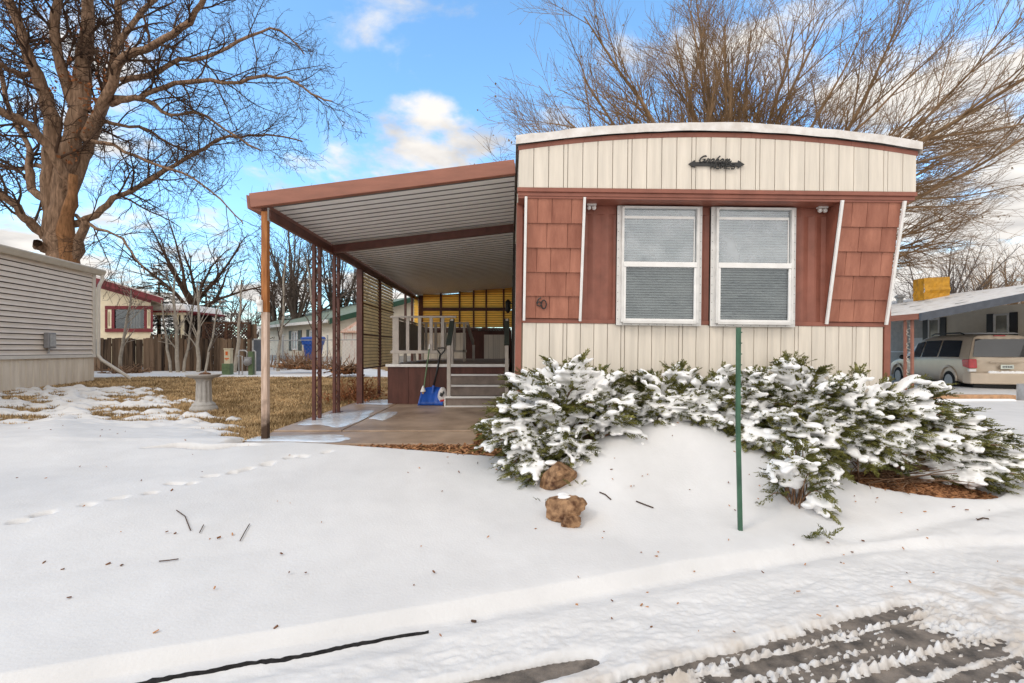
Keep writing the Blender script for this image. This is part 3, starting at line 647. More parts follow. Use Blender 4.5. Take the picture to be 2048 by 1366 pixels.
# timber post: bare above, weathered pale below, dark foot
zt = zout(Y0) - .09; px = -2.667
mb = MB(); mb.box(px - .033, px + .033, Y0, Y0 + .07, 1.80, zt); tp = mb.build('timber_post', M['timber'], CP, bevel=.006); tp['label'] = 'timber post, orange wood above and bleached below'
mb = MB(); mb.box(px - .0335, px + .0335, Y0 - .0005, Y0 + .0705, .418, 1.80); mb.build('weathered_length', M['timber_pale'], tp, bevel=.006)
mb = MB(); mb.box(px - .055, px - .01, Y0 - .035, Y0 - .001, 1.80, 1.93); mb.ball((px - .03, Y0 - .05, 1.90), .03, 10, 8); mb.box(px - .07, px - .04, Y0 - .03, Y0 - .01, 1.86, 1.97); mb.build('junction_box', M['white'], tp, bevel=.003)
mb = MB(); mb.box(px + .034, px + .042, Y0 + .01, Y0 + .05, zt - .1, zt + .04); mb.build('post_bracket', M['galv'], tp)
# wrought posts: two square tubes with a scroll between
def scroll_post(x, y, sp, dirx=0):
    m_ = MB(); z0 = .42; z1 = zout(y) - .16
    for s_ in (-1, 1): m_.box(x - .022, x + .022, y + s_ * sp - .022, y + s_ * sp + .022, z0, z1)
    o = m_.build('scroll_post', M['brown_dark'], CP, bevel=.004)
    m_ = MB(); z = z0 + .05; k = 0
    while z < z1 - .2:
        pts = [(x, y + sp * .8 * math.sin(t * math.pi * 2) * (1 if k % 2 else -1), z + .2 * t) for t in [i / 8 for i in range(9)]]
        m_.tube(pts, .008, 4); z += .2; k += 1
    m_.build('scroll', M['brown_dark'], o)
    m_ = MB(); m_.box(x - .06, x + .06, y - sp - .05, y + sp + .05, .415, .44); m_.build('base_plate', M['brown_dark'], o)
for y, sp in ((6.85, .10), (7.62, .09)): scroll_post(-2.645, y, sp)
def plain_post(x, y, z0=.42, w_=.055, z1=None):
    m_ = MB(); m_.box(x - w_ / 2, x + w_ / 2, y - w_ / 2, y + w_ / 2, z0, z1 or zout(y) - .16); m_.build('post', M['brown_dark'], CP, bevel=.004)
plain_post(-2.645, 8.82, w_=.10)
for y in (10.1, 12.65, 13.5): plain_post(-2.645, y)
# louvred screen along the eave
def louvers(p0, p1, z0, z1, pitch, m_s, m_b, nrm, parent, name='louver_screen', cols=None, fw=.03):
    p0 = Vector((*p0, 0)); p1 = Vector((*p1, 0)); n_ = Vector((*nrm, 0)).normalized()
    back = MB(); back.quad(p0 - n_ * .03 + Vector((0, 0, z0)), p1 - n_ * .03 + Vector((0, 0, z0)), p1 - n_ * .03 + Vector((0, 0, z1)), p0 - n_ * .03 + Vector((0, 0, z1)))
    m_ = MB(); z = z0
    while z < z1 - pitch * .5:
        h = pitch * 1.0
        a0 = p0 + n_ * .022; a1 = p1 + n_ * .022; c0 = p0 - n_ * .012; c1 = p1 - n_ * .012
        zz = Vector((0, 0, z)); hh = Vector((0, 0, h)); q = Vector((0, 0, .006))
        m_.hexa([a0 + zz, a1 + zz, a1 + zz + n_ * .006, a0 + zz + n_ * .006, c0 + zz + hh, c1 + zz + hh, c1 + zz + hh + n_ * .006, c0 + zz + hh + n_ * .006]); z += pitch
    m_.cur = 1; z = z0  # brown strips put in for the dark shade between slats
    while z < z1: m_.hexa([p0 + n_ * .016 + Vector((0, 0, z - .004)), p1 + n_ * .016 + Vector((0, 0, z - .004)), p1 + n_ * .027 + Vector((0, 0, z - .004)), p0 + n_ * .027 + Vector((0, 0, z - .004)), p0 + n_ * .016 + Vector((0, 0, z + .007)), p1 + n_ * .016 + Vector((0, 0, z + .007)), p1 + n_ * .027 + Vector((0, 0, z + .007)), p0 + n_ * .027 + Vector((0, 0, z + .007))]); z += pitch
    o = m_.build(name, [m_s, m_b], parent)
    return o
ls = louvers((-2.655, 8.9), (-2.655, 11.3), 1.05, 2.80, .062, M['louver'], M['brown_dark'], (1, 0), CP)
mb = MB()
for z in (1.05, 1.66, 2.22): mb.bar((-2.625, 8.9, z), (-2.625, 11.3, z), .02, .025)
for y in (10.05, 10.15):
    z = 1.06
    while z < 2.78: mb.bar((-2.62, y - .02, z), (-2.62, y + .02, z + .06), .012, .015, (1, 0, 0)); z += .062
mb.build('screen_straps', M['brown_dark'], ls)
# rear screen of amber louvres
rs = thing('louvered_rear_screen', 'amber louvred screen wall in brown frames closing the far end of the deck', 'screen', (-1.3, 14.2, .43))
cols = [-2.52, -1.78, -1.62, -1.02, -.98, -.52, -.42, 0.0]
cols = [(-2.55, -1.83), (-1.68, -.97), (-.90, -.40), (-.33, .02)]
xs2 = [W(p, 600, 14.2).x for p in (846, 880, 884, 918, 921, 946, 949, 971, 974, 1006, 1009, 1024)]
mb = MB()
for i in range(0, 12, 2):
    a, b = xs2[i], xs2[i + 1]
    for z0_, z1_ in ((2.02, 2.52), (2.55, 2.93 + .05 * (i / 2))):
        z = z0_
        while z < z1_ - .04: mb.hexa([(a, 14.18, z), (b, 14.18, z), (b, 14.186, z), (a, 14.186, z), (a, 14.215, z + .065), (b, 14.215, z + .065), (b, 14.221, z + .065), (a, 14.221, z + .065)]); z += .066
        mb.cur = 1; z = z0_  # dark strips drawn in as shade where the slats overlap
        while z < z1_ + .02: mb.box(a, b, 14.165, 14.179, z - .005, z + .005); z += .066
        mb.cur = 0
mb.build('louvers', [M['louver_gold'], M['brown_dark']], rs)
mb = MB()
for i in range(1, 11, 2): mb.box(xs2[i] + .0, xs2[i + 1] - .0, 14.16, 14.24, 1.98, 3.10)
mb.box(xs2[0] - .12, xs2[0] - .0, 14.16, 14.24, .43, 2.92); mb.box(xs2[0], .02, 14.155, 14.245, 2.485, 2.575); mb.box(xs2[0], .02, 14.15, 14.25, 1.94, 2.0)
mb.build('frame', M['brown_dark'], rs)
mb = MB(); mb.box(-2.5, .04, 14.26, 14.3, .3, 1.94); mb.box(-1.25, -.62, 14.20, 14.255, 1.13, 1.9); mb.build('back_panel', M['deckskirt'], rs)
mb = ribbed(W(833, 0, 14.2).x, W(932, 0, 14.2).x, 1.0, 1.86, 14.2, .2); mb2 = ribbed(W(968, 0, 14.0).x, W(1015, 0, 14.0).x, 1.1, 1.80, 14.0, .13)
mb.v = mb.v; mb.build('cream_panel', M['cream'], rs); mb2.build('cream_panel', M['cream'], rs)
# small amber screen turning the corner
mb = MB(); z = 1.75
while z < 2.8: mb.hexa([(-2.62, 13.6, z), (-2.614, 13.6, z), (-2.614, 14.15, z), (-2.62, 14.15, z), (-2.59, 13.6, z + .065), (-2.584, 13.6, z + .065), (-2.584, 14.15, z + .065), (-2.59, 14.15, z + .065)]); z += .073
mb.build('return_louvers', M['louver_gold'], rs)
# ================================================================== deck and steps
DK = thing('porch_deck', 'raised wooden porch deck with dark brown skirt, grey steps and railings under the awning', 'deck', (-1.1, 8.8, .43))
zd = 1.13
mb = MB(); mb.box(-2.17, -.02, 8.84, 14.1, zd - .05, zd); mb.build('platform', M['deckgray'], DK, bevel=.004)
mb = MB(); mb.box(-2.19, -.02, 8.79, 8.838, zd - .045, zd + .004); mb.box(-2.19, -2.172, 8.84, 14, zd - .045, zd + .004); mb.build('edge_trim', M['white'], DK, bevel=.003)
mb = MB()
for i in range(3): mb.box(-2.16 + .37 * i + .002, -2.16 + .37 * (i + 1) - .002, 8.82, 8.84, .40, zd - .05)
mb.box(-2.16, -2.145, 8.85, 14, .40, zd - .05); mb.box(-1.05, -.02, 8.86, 8.88, .4, zd - .05)
mb.build('skirt', M['deckskirt'], DK)
st = [(8.80, .955), (8.58, .78), (8.36, .605)]
for i, (y, z) in enumerate(st):
    mb = MB(); xl = -1.06 if i < 2 else -1.08; mb.box(xl, -.03, y + .025, y + .30, z - .035, z - .002); mb.box(xl, -.03, y + .03, y + .045, z - .175, z - .035); s_ = mb.build('step', M['deckgray'], DK, bevel=.003)
    mb = MB(); mb.box(xl - .005, -.03, y, y + .025, z - .03, z + .003); mb.build('nosing', M['white'], s_, bevel=.003)
mb = MB(); mb.box(-1.10, -1.08, 8.365, 8.80, .425, .60); mb.box(-1.10, -.03, 8.36, 8.388, .425, .452); mb.build('stringer', M['white'], DK)
mb = MB(); mb.box(-1.07, -.03, 8.83, 8.855, .96, zd - .05); mb.build('top_riser', M['deckskirt'], DK)
mb = MB(); zt = 1.955
for p_ in (788, 794, 815, 839, 862, 885): x = W(p_, 0, 8.84).x; mb.box(x - .028, x + .028, 8.845, 8.895, zd - .0 if p_ < 800 else 1.35, zt)
mb.box(-2.1, -.95, 8.83, 8.90, zt, zt + .03); mb.box(-2.1, -1.07, 8.84, 8.90, 1.32, 1.375)
for y in (10.0, 11.0, 12.0): mb.box(-2.13, -2.08, y, y + .05, zd, zt)
mb.box(-2.14, -2.07, 8.9, 12.1, zt, zt + .03); mb.box(-2.13, -2.08, 8.9, 12.1, 1.32, 1.37)
mb.build('railing', M['railgray'], DK, bevel=.003)
mb = MB(); y = 8.95
while y < 12.0: mb.box(-2.078, -2.06, y, y + .10, 1.37, zt - .03); y += .115
mb.build('rail_panel', M['railpanel'], DK)
mb = MB(); yb = 10.9
for p_ in (852, 871, 890, 909, 928): x = W(p_, 0, yb).x; mb.box(x - .025, x + .025, yb, yb + .05, 1.36 if p_ < 928 else zd, zt)
mb.box(-1.95, -.90, yb - .01, yb + .06, zt, zt + .03); mb.box(-1.95, -.95, yb, yb + .05, 1.33, 1.38); mb.build('railing', M['railgray'], DK, bevel=.003)
mb = MB(); mb.bar((-.93, yb, zt), (-.87, yb + .9, 1.55), .05, .09); mb.bar((-.86, yb + .9, zd), (-.86, yb + .9, 1.5), .06, .06); mb.build('handrail', M['railgray'], DK)
# handrails of the front steps
for x in (-1.03, -.055):
    mb = MB(); mb.box(x - .03, x + .03, 8.40, 8.46, .60 if x < -.5 else .44, 1.46); mb.box(x - .025, x + .025, 8.86, 8.91, zd, zt - .02); mb.build('stair_post', M['railgray'], DK, bevel=.003)
    mb = MB(); mb.bar((x, 8.39, 1.47), (x, 8.93, zt - .03), .085, .05); mb.build('handrail', M['shutter'], DK, bevel=.006)
# ------------------------------------------------------------------ things leaning on the deck
sv = thing('snow_shovel', 'blue plastic snow shovel with black D-grip handle leaning on the brown deck skirt', 'shovel', (-1.35, 8.55, .43))
mb = MB(); vs = []; fs = []; nx = 15
for j in range(6):
    t = j / 5
    for i in range(nx):
        s_ = (i / (nx - 1) - .5); wdt = .43 - .05 * t
        rib = .010 * max(0, math.cos(i * 2 * math.pi / 3.5)) * (1 - t * .4); curve = .07 * (1 - (2 * s_) ** 2) * .5
        vs.append((-1.36 + s_ * wdt + .02 * t, 8.52 + .17 * t + curve - rib + (.05 * t * t), .437 + .30 * t - .03 * (2 * s_) ** 2 * (t > .9)))
b = len(vs); vs += [(x, y + .012, z) for x, y, z in vs]
fs = [(j*nx+i, j*nx+i+1, (j+1)*nx+i+1, (j+1)*nx+i) for j in range(5) for i in range(nx - 1)]
fs += [tuple(b + k for k in reversed(f)) for f in fs] + [(i, b+i, b+i+1, i+1) for i in range(nx - 1)] + [(5*nx+i, 5*nx+i+1, b+5*nx+i+1, b+5*nx+i) for i in range(nx - 1)] + [(j*nx, (j+1)*nx, b+(j+1)*nx, b+j*nx) for j in range(5)] + [(j*nx+nx-1, b+j*nx+nx-1, b+(j+1)*nx+nx-1, (j+1)*nx+nx-1) for j in range(5)]
mb.add(vs, fs); mb.build('blade', M['blue'], sv, smooth=True)
mb = MB(); mb.tube([(-1.35, 8.70, .60), (-1.335, 8.735, .76)], [.03, .022], 10); mb.build('socket', M['blue'], sv)
hp = [(-1.335, 8.73, .74), (-1.28, 8.775, 1.02), (-1.225, 8.79, 1.30)]
mb = MB(); mb.tube(hp, .017, 8); mb.build('handle', M['black'], sv, smooth=True)
mb = MB(); gx_, gz_ = -1.215, 1.30; mb.tube([(gx_, 8.79, gz_), (gx_ - .055, 8.79, gz_ + .07), (gx_ - .055, 8.79, gz_ + .115), (gx_ + .06, 8.79, gz_ + .12), (gx_ + .065, 8.79, gz_ + .075), (gx_ + .005, 8.79, gz_)], .012, 8); mb.build('grip', M['black'], sv)
br = thing('push_broom', 'thin green broom handle with white tip leaning beside the blue shovel', 'broom', (-1.53, 8.66, .43))
mb = MB(); mb.tube([(-1.50, 8.70, .72), (-1.42, 8.80, 1.40)], .012, 8); mb.build('handle', mat('broomgreen', (.13, .2, .10), .5), br)
mb = MB(); mb.tube([(-1.42, 8.80, 1.40), (-1.413, 8.808, 1.48)], .014, 8); mb.build('cap', M['white'], br); mb = MB(); mb.lathe([(.01, .1), (.03, .05), (.05, .0)], (-1.51, 8.69, .66), 10); mb.build('collar', M['white'], br)
mb = MB(); mb.lathe([(.03, .22), (.05, .12), (.07, .0)], (-1.515, 8.69, .435), 10); mb.build('bristles', M['woodedge'], br)
# bag of ice melt
bg_ = thing('salt_bag', 'white plastic bag with red and black print tucked beside the grey steps', 'bag', (-1.15, 8.55, .43))
mb = MB(); rb = random.Random(5); mb.ball((-1.16, 8.62, .58), (.085, .06, .16), 14, 10, .07, rb); mb.build('sack', M['bag'], bg_, smooth=True)
mb = MB(); mb.prism([(-1.20, .50), (-1.11, .51), (-1.105, .54), (-1.19, .53)], 'y', 8.545, 8.56); mb.build('red_print', mat('bagred', (.5, .03, .03)), bg_)
mb = MB(); mb.prism([(-1.205, .60), (-1.16, .58), (-1.12, .65), (-1.14, .69), (-1.16, .64), (-1.19, .66)], 'y', 8.55, 8.565); mb.build('black_print', M['black'], bg_)
# ================================================================== neighbour on the left
NG = thing('neighbor_home', 'grey lap-sided neighbouring home at the left edge with tan skirting and a downspout', 'house', (-11.6, 14.0, .53))
C0 = Vector((-.833 * 14.0, 14.0)); dr = Vector((.18, -1.0)).normalized(); LW = 11.5   # far corner, wall runs toward the road
C1 = C0 + dr * LW; nw = Vector((-dr.y, dr.x)); nw = nw if nw.x > 0 else -nw
zs0, zs1, zb = 1.24, 3.48, .40
def LP(t, o, z): p = C0 + dr * t + nw * o; return (p.x, p.y, z)
mb = MB(); z = zs0; k = 0; hcol = (zs1 - zs0) / 18
while z < zs1 - .01:
    g_ = .022
    mb.add([LP(0, .045, z + g_), LP(LW, .045, z + g_), LP(LW, .022, z + hcol * .55), LP(0, .022, z + hcol * .55), LP(LW, .018, z + hcol), LP(0, .018, z + hcol), LP(LW, .012, z + g_), LP(0, .012, z + g_)], [(0, 1, 2, 3), (3, 2, 4, 5), (6, 1, 0, 7)])
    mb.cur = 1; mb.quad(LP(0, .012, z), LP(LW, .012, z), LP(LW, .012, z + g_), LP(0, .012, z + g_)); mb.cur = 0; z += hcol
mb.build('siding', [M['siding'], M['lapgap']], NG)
mb = MB(); mb.hexa([LP(0, -4.5, zb), LP(0, 0, zb), LP(LW, 0, zb), LP(LW, -4.5, zb), LP(0, -4.5, zs1), LP(0, 0, zs1), LP(LW, 0, zs1), LP(LW, -4.5, zs1)]); mb.build('wall', M['siding'], NG)
mb = MB(); t = 0
while t < LW:
    mb.add([LP(t, .012, zb - .1), LP(t + .2, .012, zb - .1), LP(t + .2, .012, zs0 - .05), LP(t, .012, zs0 - .05), LP(t + .205, .002, zb - .1), LP(t + .205, .002, zs0 - .05), LP(t + .225, .012, zb - .1), LP(t + .225, .012, zs0 - .05)], [(0, 1, 2, 3), (1, 4, 5, 2), (4, 6, 7, 5)]); t += .225
mb.build('skirting', M['skirt_tan'], NG)
mb = MB()
mb.hexa([LP(-.02, 0, zs0 - .07), LP(-.02, .06, zs0 - .07), LP(LW, .06, zs0 - .07), LP(LW, 0, zs0 - .07), LP(-.02, 0, zs0 + .01), LP(-.02, .05, zs0 + .01), LP(LW, .05, zs0 + .01), LP(LW, 0, zs0 + .01)])
mb.hexa([LP(-.03, -.1, zs0), LP(-.03, .045, zs0), LP(.09, .045, zs0), LP(.09, -.1, zs0), LP(-.03, -.1, zs1), LP(-.03, .045, zs1), LP(.09, .045, zs1), LP(.09, -.1, zs1)])
mb.build('trim', M['trimtan'], NG)
mb = MB()   # gutter and roof edge
mb.hexa([LP(-.25, .02, zs1 + .0), LP(-.25, .14, zs1 + .0), LP(LW, .14, zs1), LP(LW, .02, zs1), LP(-.25, .02, zs1 + .13), LP(-.25, .20, zs1 + .13), LP(LW, .20, zs1 + .13), LP(LW, .02, zs1 + .13)])
mb.hexa([LP(-.25, .0, zs1 + .135), LP(-.25, .19, zs1 + .135), LP(LW, .19, zs1 + .135), LP(LW, .0, zs1 + .135), LP(-.25, -.1, zs1 + .19), LP(-.25, .16, zs1 + .17), LP(LW, .16, zs1 + .17), LP(LW, -.1, zs1 + .19)])
mb.build('gutter', M['gutter'], NG, bevel=.012)
mb = MB(); mb.hexa([LP(-.25, -5, zs1 + .5), LP(-.25, .1, zs1 + .14), LP(LW, .1, zs1 + .14), LP(LW, -5, zs1 + .5), LP(-.25, -5, zs1 + .56), LP(-.25, .1, zs1 + .18), LP(LW, .1, zs1 + .18), LP(LW, -5, zs1 + .56)]); mb.build('roof', M['roofwhite'], NG)
mb = MB(); mb.tube([LP(-.16, .13, zs1 + .02), LP(-.16, .13, zs1 - .12), LP(-.10, .09, zs1 - .28), LP(-.08, .075, zs1 - .45), LP(-.08, .075, zs0 - .02), LP(-.10, .15, zs0 - .15), LP(-.35, .75, .55)], .045, 6); mb.build('downspout', M['trimtan'], NG)
q = 5.6
tm = None
bestt = min(np.arange(0, LW, .02), key=lambda t: abs((LP(t, .1, 0)[0] / LP(t, .1, 0)[1] * 1000 + 1020) - 101))
mb = MB(); mb.hexa([LP(bestt - .13, .035, 1.42), LP(bestt - .13, .15, 1.42), LP(bestt + .13, .15, 1.42), LP(bestt + .13, .035, 1.42), LP(bestt - .13, .035, 1.80), LP(bestt - .13, .15, 1.80), LP(bestt + .13, .15, 1.80), LP(bestt + .13, .035, 1.80)]); mbx = mb.build('meter_box', M['metalgray'], NG, bevel=.015)
mb = MB(); mb.tube([LP(bestt, .08, 1.42), LP(bestt, .06, 1.30)], .02, 8); mb.hexa([LP(bestt - .09, .152, 1.46), LP(bestt - .09, .165, 1.46), LP(bestt + .09, .165, 1.46), LP(bestt + .09, .152, 1.46), LP(bestt - .09, .152, 1.76), LP(bestt - .09, .165, 1.76), LP(bestt + .09, .165, 1.76), LP(bestt + .09, .152, 1.76)]); mb.build('cover', M['galv'], mbx)
# ================================================================== cream cottage with red trim
CT = thing('cottage', 'cream cottage with dark red roof edge and red framed window behind the picket fence', 'house', (-16.5, 22, .6))
Y = 22.0
def wx(p): return (p - 1020) / 1000 * Y
def wz(p): return CAMZ - (p - 698) / 1000 * Y
mb = MB(); mb.prism([(wx(150), .5), (wx(302), .5), (wx(302), wz(600)), (wx(150), wz(550))], 'y', Y, Y + 7); mb.build('wall', M['cottage'], CT)
mb = MB(); mb.prism([(wx(150), wz(550)), (wx(326), wz(607)), (wx(326), wz(597)), (wx(150), wz(540))], 'y', Y - .5, Y + 7.5); mb.build('roof', M['roofwhite'], CT)
mb = MB(); mb.prism([(wx(150), wz(556)), (wx(326), wz(610)), (wx(326), wz(599)), (wx(150), wz(546))], 'y', Y - .56, Y - .5); mb.prism([(wx(150), wz(562)), (wx(302), wz(606)), (wx(302), wz(600)), (wx(150), wz(552))], 'y', Y - .04, Y - .002); mb.build('roof_edge', M['red'], CT)
f = MB(); a, b, c, d = wx(210), wx(306), wz(664), wz(612); e = .16
f.box(a, b, Y - .07, Y - .003, d - e * .9, d); f.box(a, b, Y - .07, Y - .003, c, c + e * .9); f.box(a, a + e * .7, Y - .07, Y - .003, c + e, d - e); f.box(b - e * .7, b, Y - .07, Y - .003, c + e, d - e); f.box(wx(223), wx(229), Y - .065, Y - .003, c + e, d - e); f.box(wx(288), wx(294), Y - .065, Y - .003, c + e, d - e)
wf = f.build('window', M['red'], CT)
mb = MB()
for p0, p1 in ((214, 223), (294, 302)):
    mb = MB()
    m_ = (p0 + p1) / 2; mb.box(wx(p0), wx(m_ - 1.2), Y - .06, Y - .01, c + e, d - e); mb.box(wx(m_ + 1.2), wx(p1), Y - .06, Y - .01, c + e, d - e); mb.box(wx(m_ - 1.2), wx(m_ + 1.2), Y - .06, Y - .01, c + e, c + e + .1); mb.box(wx(m_ - 1.2), wx(m_ + 1.2), Y - .06, Y - .01, d - e - .1, d - e)
    mb.build('shutter', M['cottage'], wf); mb = MB()
mb = MB(); mb.box(wx(229), wx(288), Y - .03, Y - .02, c + e, d - e); mb.build('pane', M['glass_dark'], wf)
mb = MB(); mb.box(wx(229), wx(288), Y - .012, Y - .004, c + e, d - e); mb.build('interior', M['dark'], wf)
mb = MB(); mb.prism([(wx(260) + i * .06, Y - .018 - (.006 if i % 2 else 0)) for i in range(9)] + [(wx(260) + i * .06, Y - .014) for i in range(8, -1, -1)], 'z', c + e, d - e); mb.build('curtain', M['white'], wf)
for o_ in CT.children_recursive:
    o_.data.transform(Matrix.Translation((16.5 * 0, 0, 0)) @ Matrix(((1, -.72, 0, 0), (0, 1, 0, 0), (0, 0, 1, 0), (0, 0, 0, 1))))
# low porch beside it
PO = thing('cottage_porch', 'low snow-topped cream porch roof with dark opening beside the cottage', 'porch', (-14.5, 23, .6))
Y = 23.0
mb = MB(); mb.prism([(wx(300), wz(622)), (wx(374), wz(622)), (wx(366), wz(607)), (wx(300), wz(607))], 'y', Y, Y + 3); mb.build('snow_cover', M['snow_clump'], PO, bevel=.08)
mb = MB(); mb.box(wx(300), wx(375), Y - .1, Y + 3, wz(625), wz(621.5)); mb.build('red_edge', M['red'], PO)
mb = MB(); mb.box(wx(304), wx(370), Y, Y + .1, wz(630), wz(625)); mb.box(wx(361), wx(366), Y, Y + .1, .6, wz(630)); mb.box(wx(352), wx(355), Y, Y + .1, wz(650), wz(630)); mb.build('posts', M['cottage'], PO)
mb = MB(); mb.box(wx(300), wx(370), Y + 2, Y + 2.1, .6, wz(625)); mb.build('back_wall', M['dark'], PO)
# ================================================================== board fence and lattice
FN = thing('board_fence', 'weathered dark brown vertical board fence below the cottage window', 'fence', (-12, 18, .56))
Y = 18.0; rf = random.Random(9); mb = MB(); x = wx(150)
while x < wx(505):
    wdt = rf.uniform(.11, .16); zt = wz(677 + rf.uniform(-1.5, 2)); oy = rf.uniform(-.02, .02)
    mb.box(x, x + wdt - .012, Y + oy, Y + oy + .022, .45, zt); x += wdt + (rf.random() < .08) * .05
mb.build('boards', M['fence'], FN)
mb = MB(); mb.box(wx(150), wx(505), Y + .05, Y + .1, 1.5, 1.6); mb.box(wx(150), wx(505), Y + .05, Y + .1, .75, .85); mb.build('rail', M['lattice'], FN)
LT = thing('lattice_screen', 'brown diagonal lattice screen with white showing through above the board fence', 'lattice', (-11, 18.6, .56))
Y = 18.6; mb = MB(); a, b, c, d = wx(408), wx(498), wz(680), wz(648)
sp = .115; h = d - c; n = int((b - a + h) / sp)
for i in range(n + 1):
    for s in (1, -1):
        t0 = a - h + i * sp if s > 0 else a + i * sp
        pA = Vector((t0, c)); pB = Vector((t0 + s * h, d))
        # clip to the panel
        def clip(p, q_):
            p = p.copy(); q_ = q_.copy()
            for lim, sg in ((a, 1), (b, -1)):
                for u_, v_ in ((p, q_), (q_, p)):
                    if (u_.x - lim) * sg < 0 and (v_.x - lim) * sg > 0:
                        tt = (lim - u_.x) / (v_.x - u_.x); u_.x, u_.y = lim, u_.y + (v_.y - u_.y) * tt
            return p, q_
        pA, pB = clip(pA, pB)
        if pA.x < a - .001 or pB.x < a - .001 or pA.x > b + .001 or pB.x > b + .001 or (pA - pB).length < .05: continue
        mb.bar((pA.x, Y + .012 * s, pA.y), (pB.x, Y + .012 * s, pB.y), .02, .042, (0, 1, 0))
mb.build('slats', M['lattice'], LT)
mb = MB(); mb.box(a - .05, b + .05, Y - .04, Y + .04, d, d + .07); mb.box(a - .05, b + .05, Y - .04, Y + .04, c - .07, c)
for p in (a, (a + b) / 2, b): mb.box(p - .05, p + .05, Y - .045, Y + .045, .5, d + .04)
mb.build('frame', M['lattice'], LT)
SC_ = thing('dark_panel_fence', 'dark brown solid fence panel right of the lattice screen', 'fence', (-9.9, 18.7, .56)); Y = 18.7
mb = MB(); x = wx(496)
while x < wx(508): mb.box(x, x + .1, Y, Y + .03, .5, wz(648)); x += .108
mb.build('boards', M['fence'], SC_)
mb = MB(); mb.box(wx(496), wx(508), Y + .032, Y + .07, .9, 1.0); mb.build('rail', M['lattice'], SC_)
SD = thing('gapped_board_fence', 'dark gapped board fence standing behind the saplings below the porch', 'fence', (-12.4, 18.9, .56)); Y = 18.9
mb = MB(); x = wx(300)
while x < wx(404): mb.box(x, x + .1, Y, Y + .03, .5, wz(668 + rf.uniform(0, 4))); x += .15
mb.build('boards', M['fence'], SD); mb = MB(); mb.box(wx(300), wx(404), Y + .032, Y + .07, .9, 1.0); mb.build('rail', M['lattice'], SD)
# ================================================================== house with the green roof
GH = thing('green_roof_house', 'cream house with green roof edge and dark green shutters seen between the awning posts', 'house', (-9.1, 26, .5))
K = Vector((-9.1, 26.0)); e1 = Vector((-6.7, 7.0)).normalized(); e2 = Vector((7.0, 6.7)).normalized()
def HP(s, t, z): p = K + e1 * s + e2 * t; return (p.x, p.y, z)
zt = 2.95; zpk = 4.35; SW = 9.5; LN2 = 12
mb = MB(); mb.hexa([HP(0, 0, .3), HP(0, SW, .3), HP(LN2, SW, .3), HP(LN2, 0, .3), HP(0, 0, zt), HP(0, SW, zt), HP(LN2, SW, zt), HP(LN2, 0, zt)])
mb.add([HP(0, 0, zt), HP(0, SW, zt), HP(0, SW / 2, zpk)], [(0, 1, 2)]); mb.build('wall', M['cream_house'], GH)
mb = MB()
for t0, t1 in ((-.5, SW / 2), (SW + .5, SW / 2)):
    z0 = zt - .13; mb.hexa([HP(-.5, t0, z0), HP(-.5, t1, zpk + .02), HP(LN2, t1, zpk + .02), HP(LN2, t0, z0), HP(-.5, t0, z0 + .1), HP(-.5, t1, zpk + .12), HP(LN2, t1, zpk + .12), HP(LN2, t0, z0 + .1)])
rfo = mb.build('roof', M['greenroof'], GH)
mb = MB()
for t0, t1 in ((-.52, SW / 2), (SW + .52, SW / 2)):
    z0 = zt - .13; mb.hexa([HP(-.56, t0, z0 - .16), HP(-.56, t1, zpk - .14), HP(-.505, t1, zpk - .14), HP(-.505, t0, z0 - .16), HP(-.56, t0, z0 + .12), HP(-.56, t1, zpk + .14), HP(-.505, t1, zpk + .14), HP(-.505, t0, z0 + .12)])
mb.build('roof_edge', M['greentrim'], rfo)
mb = MB(); mb.hexa([HP(-.3, -.58, zt - .2), HP(-.3, -.5, zt - .2), HP(LN2, -.5, zt - .2), HP(LN2, -.58, zt - .2), HP(-.3, -.6, zt - .05), HP(-.3, -.5, zt - .05), HP(LN2, -.5, zt - .05), HP(LN2, -.6, zt - .05)]); mb.build('gutter', M['white'], rfo)
mb = MB(); mb.hexa([HP(-.02, -.03, .3), HP(-.02, SW, .3), HP(0, SW, .3), HP(0, -.03, .3), HP(-.02, -.03, 1.0), HP(-.02, SW, 1.0), HP(0, SW, 1.0), HP(0, -.03, 1.0)]); mb.hexa([HP(0, -.03, .3), HP(0, 0, .3), HP(LN2, 0, .3), HP(LN2, -.03, .3), HP(0, -.03, 1.0), HP(0, 0, 1.0), HP(LN2, 0, 1.0), HP(LN2, -.03, 1.0)]); mb.build('plinth', M['concrete'], GH)
def s_for(p):   # distance along the left wall that projects to photo column p
    k = (p - 1020) / 1000; return (k * K.y - K.x) / (e1.x - k * e1.y)
for pa, pb, pc, pd in ((672, 660, 640, 628), (600, 607, 584, 578)):
    pass
